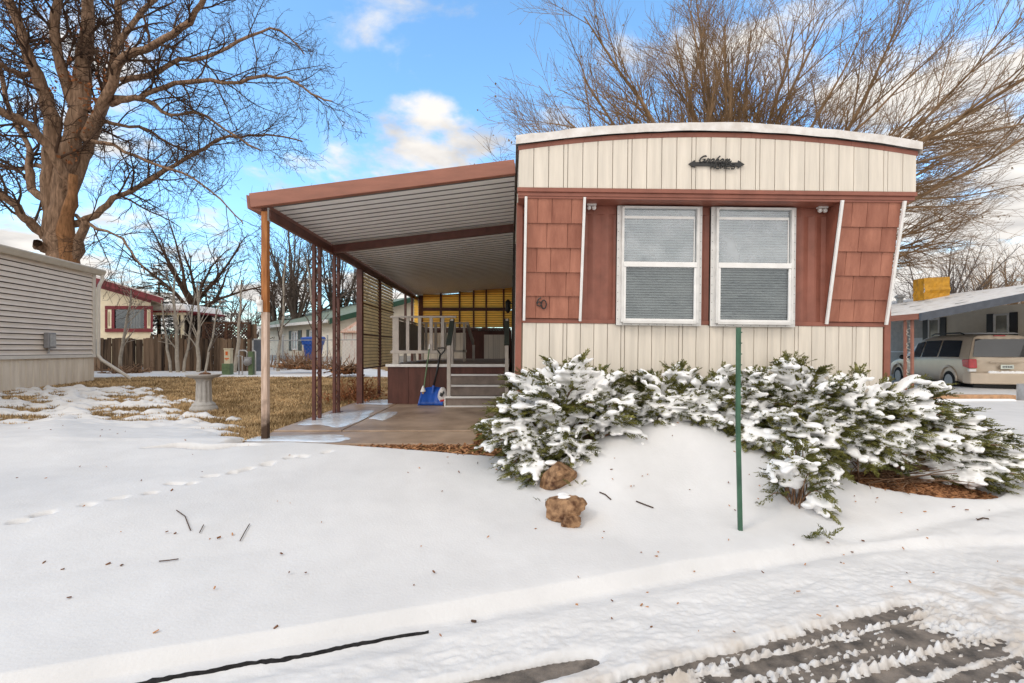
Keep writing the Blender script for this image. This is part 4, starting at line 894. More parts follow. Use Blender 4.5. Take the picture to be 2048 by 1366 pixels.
def hwin(s0, s1):
    a0, b0 = 1.35, 2.45
    def hx(s0_, s1_, z0_, z1_, o): return [HP(s0_, -o, z0_), HP(s1_, -o, z0_), HP(s1_, -.002, z0_), HP(s0_, -.002, z0_), HP(s0_, -o, z1_), HP(s1_, -o, z1_), HP(s1_, -.002, z1_), HP(s0_, -.002, z1_)]
    m_ = MB(); e_ = .07
    m_.hexa(hx(s0, s1, b0 - e_, b0, .06)); m_.hexa(hx(s0, s1, a0, a0 + e_, .06)); m_.hexa(hx(s0, s0 + e_, a0 + e_, b0 - e_, .06)); m_.hexa(hx(s1 - e_, s1, a0 + e_, b0 - e_, .06)); m_.hexa(hx((s0 + s1) / 2 - .03, (s0 + s1) / 2 + .03, a0 + e_, b0 - e_, .05))
    w_ = m_.build('window', M['white'], GH)
    m_ = MB(); m_.hexa(hx(s0 + e_, s1 - e_, a0 + e_, b0 - e_, .02)); m_.build('pane', mat('housepane', (.25, .30, .36), .08, .8, .4, 1.5), w_)
    for q0, q1 in ((s0 - .5, s0 - .02), (s1 + .02, s1 + .5)):
        m_ = MB(); m_.hexa(hx(q0, q1, a0 - .05, b0 + .05, .04)); m_.build('shutter', M['shutter'], w_)
sA = s_for(597); sB = s_for(585); hwin(min(sA, sB), max(sA, sB)); sA = s_for(621); sB = s_for(633); hwin(min(sA, sB), max(sA, sB)); sA = s_for(566); sB = s_for(572)
# ------------------------------------------------------------------ metal garden shed
SH = thing('metal_shed', 'small white metal shed with rusty streaks and rust-red roof beside the green-roofed house', 'shed', (-7.2, 23.5, .55)); Y = 23.5
mb = MB(); mb.box(wx(684), wx(750), Y, Y + 1.8, .45, wz(666)); mb.prism([(wx(684), wz(666)), (wx(750), wz(666)), (wx(717), wz(648))], 'y', Y, Y + 1.8); mb.build('wall', M['rustwhite'], SH)
mb = MB(); mb.hexa([(wx(680), Y - .15, wz(666)), (wx(754), Y - .15, wz(666)), (wx(735), Y + .9, wz(643)), (wx(700), Y + .9, wz(643)), (wx(680), Y - .15, wz(664.5)), (wx(754), Y - .15, wz(664.5)), (wx(735), Y + .9, wz(641)), (wx(700), Y + .9, wz(641))]); mb.build('roof', M['rust'], SH)
# ------------------------------------------------------------------ blue bin
BN = thing('recycling_bin', 'tall blue plastic wheeled bin with flared lid behind the wire fence', 'bin', (-8.7, 21.6, .55)); Y = 21.6
cx0 = wx(627); z0 = .52
mb = MB(); mb.hexa([(cx0 - .22, Y - .25, z0 + .06), (cx0 + .22, Y - .25, z0 + .06), (cx0 + .22, Y + .2, z0 + .06), (cx0 - .22, Y + .2, z0 + .06), (cx0 - .32, Y - .34, wz(690)), (cx0 + .32, Y - .34, wz(690)), (cx0 + .32, Y + .3, wz(690)), (cx0 - .32, Y + .3, wz(690))]); mb.build('body', M['blue'], BN, bevel=.03)
mb = MB(); mb.hexa([(cx0 - .34, Y - .37, wz(690)), (cx0 + .34, Y - .37, wz(690)), (cx0 + .34, Y + .3, wz(690)), (cx0 - .34, Y + .3, wz(690)), (cx0 - .40, Y - .38, wz(678)), (cx0 + .40, Y - .38, wz(678)), (cx0 + .40, Y + .36, wz(678)), (cx0 - .40, Y + .36, wz(678))])
mb.hexa([(cx0 - .42, Y - .4, wz(678)), (cx0 + .42, Y - .4, wz(678)), (cx0 + .42, Y + .38, wz(678)), (cx0 - .42, Y + .38, wz(678)), (cx0 - .38, Y - .34, wz(675)), (cx0 + .38, Y - .34, wz(675)), (cx0 + .38, Y + .3, wz(673)), (cx0 - .38, Y + .3, wz(673))]); mb.build('lid', M['blue'], BN, bevel=.02)
for s_ in (-1, 1):
    mb = MB(); mb.tube([(cx0 + s_ * .24, Y + .22, z0 + .1), (cx0 + s_ * .29, Y + .22, z0 + .1)], .11, 12); mb.build('wheel', M['tyre'], BN)
# ------------------------------------------------------------------ wire fence
CF = thing('chain_link_fence', 'grey chain link fence with round posts and top rail before the green-roofed house', 'fence', (-9.5, 20.6, .58)); Y = 20.6
mb = MB(); mb.tube([(wx(508), Y, wz(681)), (wx(780), Y, wz(679))], .022, 6); mb.build('top_rail', M['galv'], CF)
for p in (566, 655, 742): mb = MB(); mb.tube([(wx(p), Y, .4), (wx(p), Y, wz(672))], .03, 8); mb.ball((wx(p), Y, wz(671.5)), .04, 8, 6); mb.build('post', M['galv'], CF)
mb = MB(); x = wx(508); h = wz(681) - .6
while x < wx(780):
    for s_ in (1, -1): mb.tube([(x, Y - .01 * s_, .6), (x + s_ * h, Y - .01 * s_, .6 + h)], .0022, 3, False)
    x += .16
mb.build('mesh', M['galv'], CF)
# ------------------------------------------------------------------ utility boxes by the lawn
UP = thing('utility_pedestal', 'beige and green utility pedestal with orange labels standing in the snow strip', 'utility box', (-8.9, 15.6, .55)); Y = 15.6
mb = MB(); mb.box(wx(450.5), wx(462.5), Y - .07, Y + .1, wz(730), wz(698)); mb.box(wx(449.5), wx(463.5), Y - .085, Y + .11, wz(699), wz(697)); mb.build('cabinet', M['beigebox'], UP, bevel=.008)
mb = MB(); mb.box(wx(447), wx(463.5), Y - .11, Y + .12, .45, wz(727)); mb.build('base', M['bingreen'], UP, bevel=.02)
mb = MB(); mb.box(wx(453.5), wx(458), Y - .076, Y - .069, wz(710.5), wz(703)); mb.box(wx(452), wx(460.5), Y - .076, Y - .069, wz(718), wz(716)); mb.prism([(wx(453), wz(719)), (wx(458), wz(719)), (wx(456), wz(721))], 'y', Y - .076, Y - .069); mb.build('label', M['orange'], UP)
UM = thing('meter_stand', 'green and grey utility meter box on bent pipe stands beside the timber post', 'utility box', (-8.1, 15.5, .55)); Y = 15.5
mb = MB(); mb.box(wx(498), wx(507), Y - .06, Y + .1, .45, wz(703)); mb.build('green_box', M['bingreen'], UM, bevel=.01)
mb = MB(); mb.box(wx(491), wx(506), Y - .1, Y - .062, wz(728), wz(714)); mb.ball((wx(498), Y - .10, wz(724)), (.12, .08, .12), 14, 10); mb.build('gray_box', M['metalgray'], UM, bevel=.01)
mb = MB(); mb.tube([(wx(478), Y, .45), (wx(478), Y, wz(703)), (wx(480), Y, wz(701)), (wx(491), Y, wz(701)), (wx(494), Y, wz(704)), (wx(494), Y, wz(715))], .022, 8); mb.tube([(wx(488), Y - .1, .45), (wx(488), Y - .1, wz(712)), (wx(478), Y - .1, wz(712))], .018, 8)
mb.tube([(wx(505), Y, wz(705)), (wx(508), Y, wz(701)), (wx(511), Y, wz(703)), (wx(511), Y, .45)], .022, 8); mb.build('pipes', M['galv'], UM, smooth=True)
ST = thing('screen_door_frame', 'grey framed dark panel standing behind the utility boxes', 'panel', (-9.0, 17.5, .56)); Y = 17.5
mb = MB(); mb.box(wx(504), wx(507), Y, Y + .05, .5, wz(677)); mb.box(wx(504), wx(524), Y, Y + .05, wz(680), wz(677)); mb.build('frame', M['galv'], ST); mb = MB(); mb.box(wx(507), wx(524), Y + .01, Y + .04, .5, wz(680)); mb.build('panel', M['bluegray'], ST)
# ------------------------------------------------------------------ birdbath
BB = thing('birdbath', 'grey concrete birdbath with fluted column standing on the lawn', 'birdbath', (-4.85, 7.92, .42))
cx0, cy0 = -4.85, 7.92
mb = MB(); n = 40; vs = []; prof = [(.20, 0), (.20, .06), (.185, .09), (.17, .10), (.165, .13), (.12, .17), (.115, .2), (.105, .48), (.12, .52), (.15, .54)]
for r_, z in prof:
    for k in range(n):
        fl = .010 * (k % 4 < 2) if .15 < z < .5 else 0
        a = 2 * math.pi * k / n; vs.append((cx0 + (r_ - fl) * math.cos(a), cy0 + (r_ - fl) * math.sin(a), .40 + z))
fs = [(i*n+k, i*n+(k+1) % n, (i+1)*n+(k+1) % n, (i+1)*n+k) for i in range(len(prof) - 1) for k in range(n)]; mb.add(vs, fs); mb.build('column', M['concrete'], BB)
mb = MB(); mb.lathe([(.10, .535), (.2, .55), (.25, .585), (.258, .60), (.25, .605), (.235, .60), (.18, .575), (.02, .57)], (cx0, cy0, .40), 40); mb.build('basin', M['concrete'], BB, smooth=True)
mb = MB(); mb.ball((cx0 + .02, cy0, .40 + .60), (.09, .06, .035), 10, 6, .15, random.Random(3)); mb.tube([(cx0 + .02, cy0, 1.0), (cx0 + .03, cy0, 1.07)], .004, 5); mb.build('debris', M['soil'], BB)
# ================================================================== right-hand neighbour with awning
RH = thing('carport_house', 'cream neighbouring home with black shutters under a snowy carport roof at the right', 'house', (17, 18, .1))
def rY(p, X): return X / ((p - 1020) / 1000)
Xw = 17.0
mb = MB(); mb.box(Xw, Xw + 5, 11, 20.6, -.1, 2.9); mb.build('wall', M['cream_house'], RH)
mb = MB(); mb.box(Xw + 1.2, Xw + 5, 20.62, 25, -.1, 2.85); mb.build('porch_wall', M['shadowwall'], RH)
def rwin(pa, pb, z0, z1, sh):
    ya, yb = rY(pb, Xw), rY(pa, Xw); m_ = MB(); e_ = .06
    for q in ((ya, yb, z1 - e_, z1), (ya, yb, z0, z0 + e_), (ya, ya + e_, z0 + e_, z1 - e_), (yb - e_, yb, z0 + e_, z1 - e_)): m_.box(Xw - .05, Xw - .002, *q)
    w_ = m_.build('window', M['alum'], RH)
    m_ = MB(); m_.box(Xw - .02, Xw - .002, ya + e_, yb - e_, z0 + e_, z1 - e_); m_.build('pane', mat('rpane', (.20, .19, .16), .1, .8, c2=(.42, .40, .30), scale=1.2), w_)
    for pq in sh:
        m_ = MB(); m_.box(Xw - .04, Xw - .002, rY(pq[1], Xw), rY(pq[0], Xw), z0 - .02, z1 + .02); m_.build('shutter', M['black'], w_)
rwin(1858, 1881, 1.75, 2.62, ((1847, 1857), (1882, 1893))); rwin(1989, 2020, 1.55, 2.62, ((1975, 1988), (2021, 2036)))
def rz(x): return 2.40 + .193 * (x - 12)
mb = MB()
mb.hexa([(11.9, 14.5, rz(11.9) - .02), (18.5, 14.5, rz(18.5) - .02), (18.5, 26, rz(18.5) - .02), (11.9, 26, rz(11.9) - .02), (11.9, 14.5, rz(11.9) + .06), (18.5, 14.5, rz(18.5) + .06), (18.5, 26, rz(18.5) + .06), (11.9, 26, rz(11.9) + .06)])
rr_ = mb.build('carport_roof', M['roofwhite'], RH)
mb = MB(); mb.hexa([(11.85, 14.42, rz(11.85) - .16), (18.5, 14.42, rz(18.5) - .16), (18.5, 14.49, rz(18.5) - .16), (11.85, 14.49, rz(11.85) - .16), (11.85, 14.38, rz(11.85) + .065), (18.5, 14.38, rz(18.5) + .065), (18.5, 14.49, rz(18.5) + .065), (11.85, 14.49, rz(11.85) + .065)]); mb.build('front_fascia', M['bluegray'], rr_)
mb = MB(); mb.box(11.83, 11.9, 14.5, 26, rz(11.9) - .12, rz(11.9) + .05); mb.build('eave_fascia', M['brown_beam'], rr_)
mb = MB(); mb.hexa([(11.9, 14.52, rz(11.9) - .10), (18.5, 14.52, rz(18.5) - .10), (18.5, 26, rz(18.5) - .10), (11.9, 26, rz(11.9) - .10), (11.9, 14.52, rz(11.9) - .03), (18.5, 14.52, rz(18.5) - .03), (18.5, 26, rz(18.5) - .03), (11.9, 26, rz(11.9) - .03)]); mb.build('soffit', M['bluegray'], rr_)
rg = random.Random(8); mb = MB()
for i in range(60):
    x, y = rg.uniform(12.3, 17.5), rg.uniform(15, 25); mb.add([(x, y, rz(x) + .066), (x + rg.uniform(.3, .9), y + rg.uniform(-.1, .1), rz(x + .5) + .07), (x + .3, y + rg.uniform(.1, .35), rz(x + .3) + .07)], [(0, 1, 2)])
mb.build('bare_patches', M['concrete'], rr_)
for y0_ in (15.05, 19.4):
    mb = MB()
    for s_ in (-.1, .1): mb.box(12.0 - .03, 12.0 + .03, y0_ + s_ * 1.3 - .035, y0_ + s_ * 1.3 + .035, .05, rz(12) - .1)
    po = mb.build('scroll_post', M['brown_beam'], RH); mb = MB()
    for k in range(11): mb.tube([(12.0, y0_ + .09 * math.sin(t * 2 * math.pi) * (1 if k % 2 else -1), .1 + k * .2 + .2 * t) for t in [i / 6 for i in range(7)]], .009, 4)
    mb.build('scroll', M['cream'], po)
mb = MB(); mb.box(Xw + 1.15, Xw + 1.19, 21.5, 22.6, 1.4, 1.9); mb.box(Xw + .9, Xw + 1.19, 21.2, 23.5, 1.25, 1.3); mb.build('porch_clutter', M['white'], RH)
mb = MB(); mb.lathe([(.12, 0), (.12, .25), (.2, .27), (.2, .33), (.1, .4), (.02, .42)], (17.0, 21.8, rz(17.0)), 12); mb.build('roof_vent', M['galv'], RH)
CO = thing('evaporative_cooler', 'boxy roof cooler wrapped in a creased mustard yellow cover', 'roof cooler', (17, 20.2, 3.4))
mb = MB(); Y = 20.2; rc = random.Random(12)
nx, nz = 9, 6; a, b, c, d = wx(1848), wx(1899), wz(600), wz(556)
def face(fn, nu, nv):
    vs = [fn(i / nu, j / nv) for j in range(nv + 1) for i in range(nu + 1)]
    mb.add(vs, [(j*(nu+1)+i, j*(nu+1)+i+1, (j+1)*(nu+1)+i+1, (j+1)*(nu+1)+i) for j in range(nv) for i in range(nu)])
jt = lambda: rc.uniform(-.022, .022)
face(lambda u, v: (a + (b - a) * u, Y + jt() - .06 * (abs(v - .45) < .1), c + (d - c) * v + .05 * u), 10, 7)
face(lambda u, v: (a + jt(), Y + .55 - .55 * u, c + (d - c) * v), 8, 7); face(lambda u, v: (b + jt(), Y + .55 * u, c + .05 + (d - c) * v), 8, 7)
face(lambda u, v: (a + (b - a) * u, Y + .55 * v, d + .05 * u + jt()), 8, 8)
mb.build('cover', M['tarp'], CO); mb = MB(); mb.box(a + .1, b - .1, Y + .1, Y + .5, rz(17) - .0, c + .1); mb.build('stand', M['galv'], CO)
# timber edging, grey post box
ED = thing('timber_edging', 'snow-capped long timber edging board lying before the parked van', 'edging', (10.5, 11.9, .1))
mb = MB(); mb.box(9.6, 12.05, 11.9, 12.15, .0, .30); mb.build('board', M['woodedge'], ED, bevel=.01); mb = MB(); mb.box(9.4, 11.9, 11.72, 11.89, .02, .22); mb.build('snow_cover', M['snow_clump'], ED, bevel=.04)
GP = thing('gray_meter_post', 'short grey metal box post at the right edge before the van', 'post', (12.3, 11.9, .1))
mb = MB(); mb.box(12.15, 12.20, 11.8, 12.0, -.1, .52); mb.box(12.38, 12.44, 11.8, 12.0, -.1, .52); mb.box(12.15, 12.44, 11.8, 12.0, .52, .57); mb.box(12.26, 12.378, 11.82, 11.98, -.1, .5); mb.build('box', M['galv'], GP, bevel=.005)
# ================================================================== minivan
VN = thing('minivan', 'tan minivan parked under the right carport with snow on its rear bumper', 'minivan', (15.5, 15.55, .07), rot=(0, 0, -R(14)))
ww = .99; VL = 5.1
# cross-section heights: point list per station, y may lean with height
def vsec(y0, zbot, zbelt, ztop, wb, wr, lean=0, ymid=0):
    pts = []
    for x, z in ((wb * .90, zbot), (wb * .99, zbot + .14), (wb, .58), (wb * 1.0, .78), (wb * .985, zbelt - .03), (wb * .965, zbelt), (wr + .03, ztop - .16), (wr - .03, ztop - .05), (wr * .80, ztop), (wr * .4, ztop + .018), (0, ztop + .022)):
        t = max(0, (z - .72) / max(.01, ztop - .72)); pts.append((x, y0 + lean * t ** 1.3 + (.0 if z > .6 else 0), z))
    return pts
secs = [vsec(.06, .30, 1.05, 1.70, .93, .68, .34), vsec(.20, .27, 1.05, 1.72, .985, .72, .36), vsec(.7, .25, 1.05, 1.745, ww, .75, .15), vsec(1.6, .25, 1.04, 1.76, ww, .76), vsec(2.6, .25, 1.02, 1.75, ww, .75), vsec(3.2, .25, 1.0, 1.68, ww, .73),
        vsec(3.7, .25, .99, 1.36, ww, .78), vsec(4.05, .25, .98, 1.10, .98, .86), vsec(4.6, .27, .90, .98, .96, .82), vsec(4.95, .32, .78, .84, .90, .74), vsec(5.08, .40, .68, .72, .82, .6)]
vs = []; n = 21
for s in secs:
    ring = [(-x, y, z) for x, y, z in s] + [(x, y, z) for x, y, z in reversed(s[:-1])]; vs += ring
fs = [(i*n+k, i*n+k+1, (i+1)*n+k+1, (i+1)*n+k) for i in range(len(secs) - 1) for k in range(n - 1)] + [(i*n+n-1, i*n, (i+1)*n, (i+1)*n+n-1) for i in range(len(secs) - 1)]
fs += [tuple(range(n))] + [tuple(range(len(secs)*n-1, (len(secs)-1)*n-1, -1))]
mb = MB(); mb.add(vs, fs); body = mb.build('body', M['vanpaint'], VN, smooth=True); ss = body.modifiers.new('Subdivision', 'SUBSURF'); ss.levels = 2; ss.render_levels = 2
VN.scale = (1.05, 1.05, 1.09); VN.location.z = -.03
def side_pt(y, t, off=.008, s=-1):   # on the side glass plane, t 0 belt .. 1 roof
    ys_ = [q[5][1] for q in secs]
    for i in range(len(secs) - 1):
        q0, q1 = secs[i], secs[i + 1]; ya = q0[5][1] * (1 - t) + q0[6][1] * t; yb = q1[5][1] * (1 - t) + q1[6][1] * t
        if ya <= y <= yb:
            k = (y - ya) / (yb - ya); A = Vector(q0[5]).lerp(Vector(q0[6]), t); B = Vector(q1[5]).lerp(Vector(q1[6]), t); p = A.lerp(B, k); return (s * (p.x + off), p.y, p.z)
    return (s * (secs[-1][5][0]), y, secs[-1][5][2])
def side_glass(y0, y1, lean0=0, lean1=0, tt=.98, tb=.04):
    m_ = MB(); nu, nv = 8, 4; vs = []
    for s in (-1,):
        for j in range(nv + 1):
            t = tb + (tt - tb) * j / nv
            for i in range(nu + 1):
                u = i / nu; y = (y0 + lean0 * t) * (1 - u) + (y1 + lean1 * t) * u; vs.append(side_pt(y, t))
    m_.add(vs, [(j*(nu+1)+i, j*(nu+1)+i+1, (j+1)*(nu+1)+i+1, (j+1)*(nu+1)+i) for j in range(nv) for i in range(nu)])
    return m_
M['vanglass'] = mat('vanglass', (.012, .014, .018), .04, .9, .2, 3)
for y0, y1, l0, l1 in ((.52, 1.62, .16, 0), (1.70, 2.62, 0, 0), (2.70, 3.66, 0, -.42)): side_glass(y0, y1, l0, l1).build('side_window', M['vanglass'], VN, smooth=True)
mb = MB(); s0 = secs[0]
def rear_pt(x, t, off=.008):
    A = Vector(s0[5]); B = Vector(s0[7]); p = A.lerp(B, t); return (x * (.90 - .22 * t) * .9, p.y - off, p.z)
vs = [rear_pt(-1 + 2 * i / 10, .06 + .86 * j / 4) for j in range(5) for i in range(11)]
mb.add(vs, [(j*11+i, j*11+i+1, (j+1)*11+i+1, (j+1)*11+i) for j in range(4) for i in range(10)]); mb.build('rear_window', M['vanglass'], VN, smooth=True)
for s_ in (-1, 1):
    mb = MB(); mb.hexa([(s_*.955, .03, .74), (s_*.74, .035, .76), (s_*.76, .10, .76), (s_*.992, .30, .80), (s_*.95, .055, 1.02), (s_*.74, .07, 1.02), (s_*.76, .14, 1.02), (s_*.985, .36, 1.0)] if s_ < 0 else [(s_*.74, .035, .76), (s_*.955, .03, .74), (s_*.992, .30, .80), (s_*.76, .10, .76), (s_*.74, .07, 1.02), (s_*.95, .055, 1.02), (s_*.985, .36, 1.0), (s_*.76, .14, 1.02)])
    mb.build('taillight', M['taillight'], VN, bevel=.02)
    mb = MB(); mb.hexa([(s_*.86 - .09, .035, .655), (s_*.86 + .09, .035, .655), (s_*.86 + .09, .2, .655), (s_*.86 - .09, .2, .655), (s_*.86 - .09, .04, .735), (s_*.86 + .09, .04, .735), (s_*.86 + .09, .2, .735), (s_*.86 - .09, .2, .735)]); mb.build('reversing_light', M['white'], VN, bevel=.01)
mb = MB(); mb.prism([(-.99, .30), (-.93, .02), (-.55, -.07), (.55, -.07), (.93, .02), (.99, .30), (.6, .1), (-.6, .1)], 'z', .30, .62); mb.build('bumper', M['vanpaint'], VN, bevel=.03)
mb = MB(); rs_ = random.Random(6)
for i in range(16): mb.ball((-.45 + i * .06, -.02, .632), (.07, .045, .035 + rs_.uniform(0, .03)), 8, 6)
mb.build('bumper_snow', M['snow_clump'], VN, smooth=True)
mb = MB(); mb.box(-.42, .42, .032, .06, .92, .955); mb.build('hatch_handle', M['vanpaint'], VN, bevel=.01)
mb = MB(); mb.box(-.16, .16, .035, .06, .74, .86); pl = mb.build('license_plate', M['plate'], VN)
mb = MB()
for i in range(6): mb.box(-.12 + i * .042, -.095 + i * .042, .030, .036, .775, .825)
mb.build('plate_characters', M['bluegray'], pl)
mb = MB(); mb.box(-.14, .14, .36, .40, 1.685, 1.715); mb.build('brake_lamp', M['taillight'], VN)
mb = MB()
for s_ in (-1, 1): mb.tube([(s_ * .62, .9, 1.755), (s_ * .62, 1.1, 1.81), (s_ * .61, 2.5, 1.81), (s_ * .6, 2.7, 1.755)], .022, 8)
mb.build('roof_rack', M['black'], VN)
mb = MB(); mb.add([(-.6, .5, 1.755), (.6, .5, 1.755), (.6, 1.7, 1.80), (-.6, 1.7, 1.80), (-.5, .6, 1.80), (.5, .6, 1.80), (.5, 1.6, 1.825), (-.5, 1.6, 1.825)], [(0, 1, 5, 4), (1, 2, 6, 5), (2, 3, 7, 6), (3, 0, 4, 7), (4, 5, 6, 7)]); mb.build('roof_snow', M['snow_clump'], VN, smooth=True)
for y in (.98, 4.15):
    for s_ in (-1, 1):
        mb = MB(); mb.tube([(s_ * .80, y, .33), (s_ * .995, y, .33)], .33, 24); wl = mb.build('wheel', M['tyre'], VN, bevel=.03)
        mb = MB(); mb.tube([(s_ * .99, y, .33), (s_ * 1.002, y, .33)], .21, 20); mb.build('rim', M['galv'], wl)
        if s_ < 0:
            mb = MB(); pts = [(s_ * 1.0, y + .42 * math.cos(a), .36 + .42 * math.sin(a)) for a in [math.pi * k / 12 for k in range(13)]]; mb.tube(pts, .035, 8); mb.build('wheel_arch', M['vanpaint'], VN, smooth=True)
mb = MB(); mb.box(-.7, .7, .3, 4.8, .18, .26); mb.build('underbody', M['black'], VN)
mb = MB(); mb.ball((-1.12, 3.55, 1.03), (.10, .06, .08), 10, 8); mb.bar((-.97, 3.55, 1.0), (-1.1, 3.55, 1.02), .04, .04); mb.build('mirror', M['black'], VN, smooth=True)
# ================================================================== bare trees
class Wood:
    def __init__(s): s.b = {}       # (points, sides) -> list of (pts, radii)
    def add(s, pts, rad, n): s.b.setdefault((len(pts), n), []).append((pts, rad))
    def build(s, name, m, parent, lump=0):
        V = []; F = []; base = 0
        for (K, n), lst in s.b.items():
            P = np.array([p for p, r in lst], float); Rr = np.array([r for p, r in lst], float); B = len(lst)
            T = np.empty_like(P); T[:, 1:-1] = P[:, 2:] - P[:, :-2]; T[:, 0] = P[:, 1] - P[:, 0]; T[:, -1] = P[:, -1] - P[:, -2]
            T /= np.linalg.norm(T, axis=2, keepdims=True) + 1e-9
            D = P[:, -1] - P[:, 0]; D /= np.linalg.norm(D, axis=1, keepdims=True) + 1e-9
            ref = np.where(np.abs(D[:, 2:3]) < .8, np.array([[0, 0, 1.]]), np.array([[1., 0, 0]]))[:, None, :] + 0 * P
            U = np.cross(T, ref); U /= np.linalg.norm(U, axis=2, keepdims=True) + 1e-9; Q = np.cross(T, U)
            a = 2 * np.pi * np.arange(n) / n
            ring = P[:, :, None, :] + Rr[:, :, None, None] * (np.cos(a)[None, None, :, None] * U[:, :, None, :] + np.sin(a)[None, None, :, None] * Q[:, :, None, :])
            if lump:
                rg_ = np.random.default_rng(K * 31 + n); q_ = 1 + lump * (rg_.random((B, 1, n, 1)) - .5) + lump * .8 * (rg_.random((B, K, n, 1)) - .5)
                ring = P[:, :, None, :] + (ring - P[:, :, None, :]) * q_
            V.append(ring.reshape(-1, 3))
            i = np.arange(K - 1)[:, None]; k = np.arange(n)[None, :]
            f = np.stack([i*n+k, i*n+(k+1) % n, (i+1)*n+(k+1) % n, (i+1)*n+k], -1).reshape(-1, 4)
            F.append((base + (np.arange(B) * K * n)[:, None, None] + f[None]).reshape(-1, 4)); base += B * K * n
        return np_mesh(name, np.concatenate(V), np.concatenate(F), 4, m, parent, True)
def perp(d, rng):
    a = rng.gauss(0, 1), rng.gauss(0, 1), rng.gauss(0, 1); v = Vector(a); v = v - d * v.dot(d)
    return v.normalized() if v.length > 1e-4 else Vector((1, 0, 0))
def polyat(pts, t):
    f = t * (len(pts) - 1); i = min(int(f), len(pts) - 2); return Vector(pts[i]).lerp(Vector(pts[i + 1]), f - i), (Vector(pts[i + 1]) - Vector(pts[i])).normalized()
def sprout(rng, wood, tips, p, d, Ln, r, lvl, cfg):
    c = cfg[lvl]; ns = c['seg']; pts = [tuple(p)]; rad = [r]; d = d.copy(); st = Ln / ns
    for i in range(ns):
        d = (d + Vector((rng.gauss(0, 1), rng.gauss(0, 1), rng.gauss(0, 1))) * c['wob'] + Vector(c['trop'])).normalized()
        p = p + d * st; pts.append(tuple(p)); rad.append(max(c.get('rmin', .003), r * (1 - (1 - c['taper']) * (i + 1) / ns)))
    wood.add(pts, rad, c['n']); tips.append((pts[-1], d.copy()))
    if lvl + 1 < len(cfg): branch(rng, wood, tips, pts, rad, Ln, lvl, cfg)
def branch(rng, wood, tips, pts, rad, Ln, lvl, cfg, t0=None):
    c = cfg[lvl]; k = max(1, int(Ln / c['gap'] * rng.uniform(.85, 1.15))); t0 = c['t0'] if t0 is None else t0
    for i in range(k):
        t = min(.995, t0 + (1 - t0) * (i + rng.random()) / k); q, dd = polyat(pts, t)
        an = R(rng.uniform(*c['ang'])); dn = (dd * math.cos(an) + perp(dd, rng) * math.sin(an)).normalized()
        rr = rad[min(int(t * (len(rad) - 1)), len(rad) - 1)]
        ln = c['len'] * rng.uniform(.55, 1.25) * (1 - .45 * t if c.get('sh', 1) else 1)
        sprout(rng, wood, tips, q, dn, ln, max(.004, min(rr * c['rk'], c.get('rmax', 1))), lvl + 1, cfg)
def leaves(name, pts, size, m, parent, rng, flat=False):
    n = len(pts); vs = np.empty((n, 4, 3))
    for i, p in enumerate(pts):
        a = Vector((rng.gauss(0, 1), rng.gauss(0, 1), rng.gauss(0, 1))).normalized(); b = perp(a, rng); s = size * rng.uniform(.5, 1.3); p = Vector(p)
        vs[i] = [p - a * s * .2, p + b * s * .45 + a * s * .3, p + a * s, p - b * s * .4 + a * s * .4]
    return tag(np_mesh(name, vs.reshape(-1, 3), np.arange(4 * n).reshape(-1, 4), 4, m, parent), kind='stuff')
def smooth_poly(P, k=3):
    out = []
    for i in range(len(P) - 1):
        p0 = Vector(P[max(i - 1, 0)]); p1 = Vector(P[i]); p2 = Vector(P[i + 1]); p3 = Vector(P[min(i + 2, len(P) - 1)])
        for j in range(k):
            t = j / k; out.append(tuple(.5 * ((2*p1) + (-p0+p2)*t + (2*p0-5*p1+4*p2-p3)*t*t + (-p0+3*p1-3*p2+p3)*t**3)))
    return out + [tuple(P[-1])]
# ---- big old tree behind the left neighbour
T1 = thing('bare_tree', 'huge old bare tree with shaggy bark rising behind the grey neighbouring home', 'tree', (-14.8, 16.5, .55))
rng = random.Random(11); YT = 16.5
def limb(pl, dy, w0, w1, n=9, wood=None):
    m_ = len(pl); P = []
    for i, (a, b) in enumerate(pl):
        t = i / (m_ - 1); P.append(W(a, b, YT + dy * t ** 1.2))
    sp = smooth_poly(P, 3); sp = [tuple(Vector(p) + Vector((rng.gauss(0, 1), rng.gauss(0, 1), rng.gauss(0, 1))) * .025) for p in sp]
    rad = [(w0 + (w1 - w0) * (i / (len(sp) - 1)) ** .8) * .5 * YT / 1000 * rng.uniform(.94, 1.07) for i in range(len(sp))]
    Ln = sum((Vector(a) - Vector(b)).length for a, b in zip(sp, sp[1:])); return sp, rad, Ln
trunk = Wood(); crown = Wood(); tips = []
sp, rad, _ = limb([(128, 765), (126, 640), (122, 540), (120, 480), (120, 410), (128, 350), (146, 270), (158, 215)], 0, 55, 28); trunk.add(sp, rad, 14)
sp, rad, _ = limb([(112, 480), (106, 400), (106, 340), (108, 290), (104, 240)], 0, 36, 26); trunk.add(sp, rad, 10)
sp, rad, _ = limb([(140, 530), (160, 480), (172, 440)], -.3, 22, 13); trunk.add(sp, rad, 8)
sp, rad, _ = limb([(100, 500), (84, 492), (72, 486)], -.5, 22, 16); trunk.add(sp, rad, 8)
trunk.build('trunk', M['bark_big'], T1, .34)
tw = Wood(); sp, rad, _ = limb([(137, 560), (134, 500), (132, 450), (142, 405), (146, 350)], -.42, 40, 12); tw.add(sp, rad, 8); tw.build('bare_wood', M['bark_orange'], T1, .3)
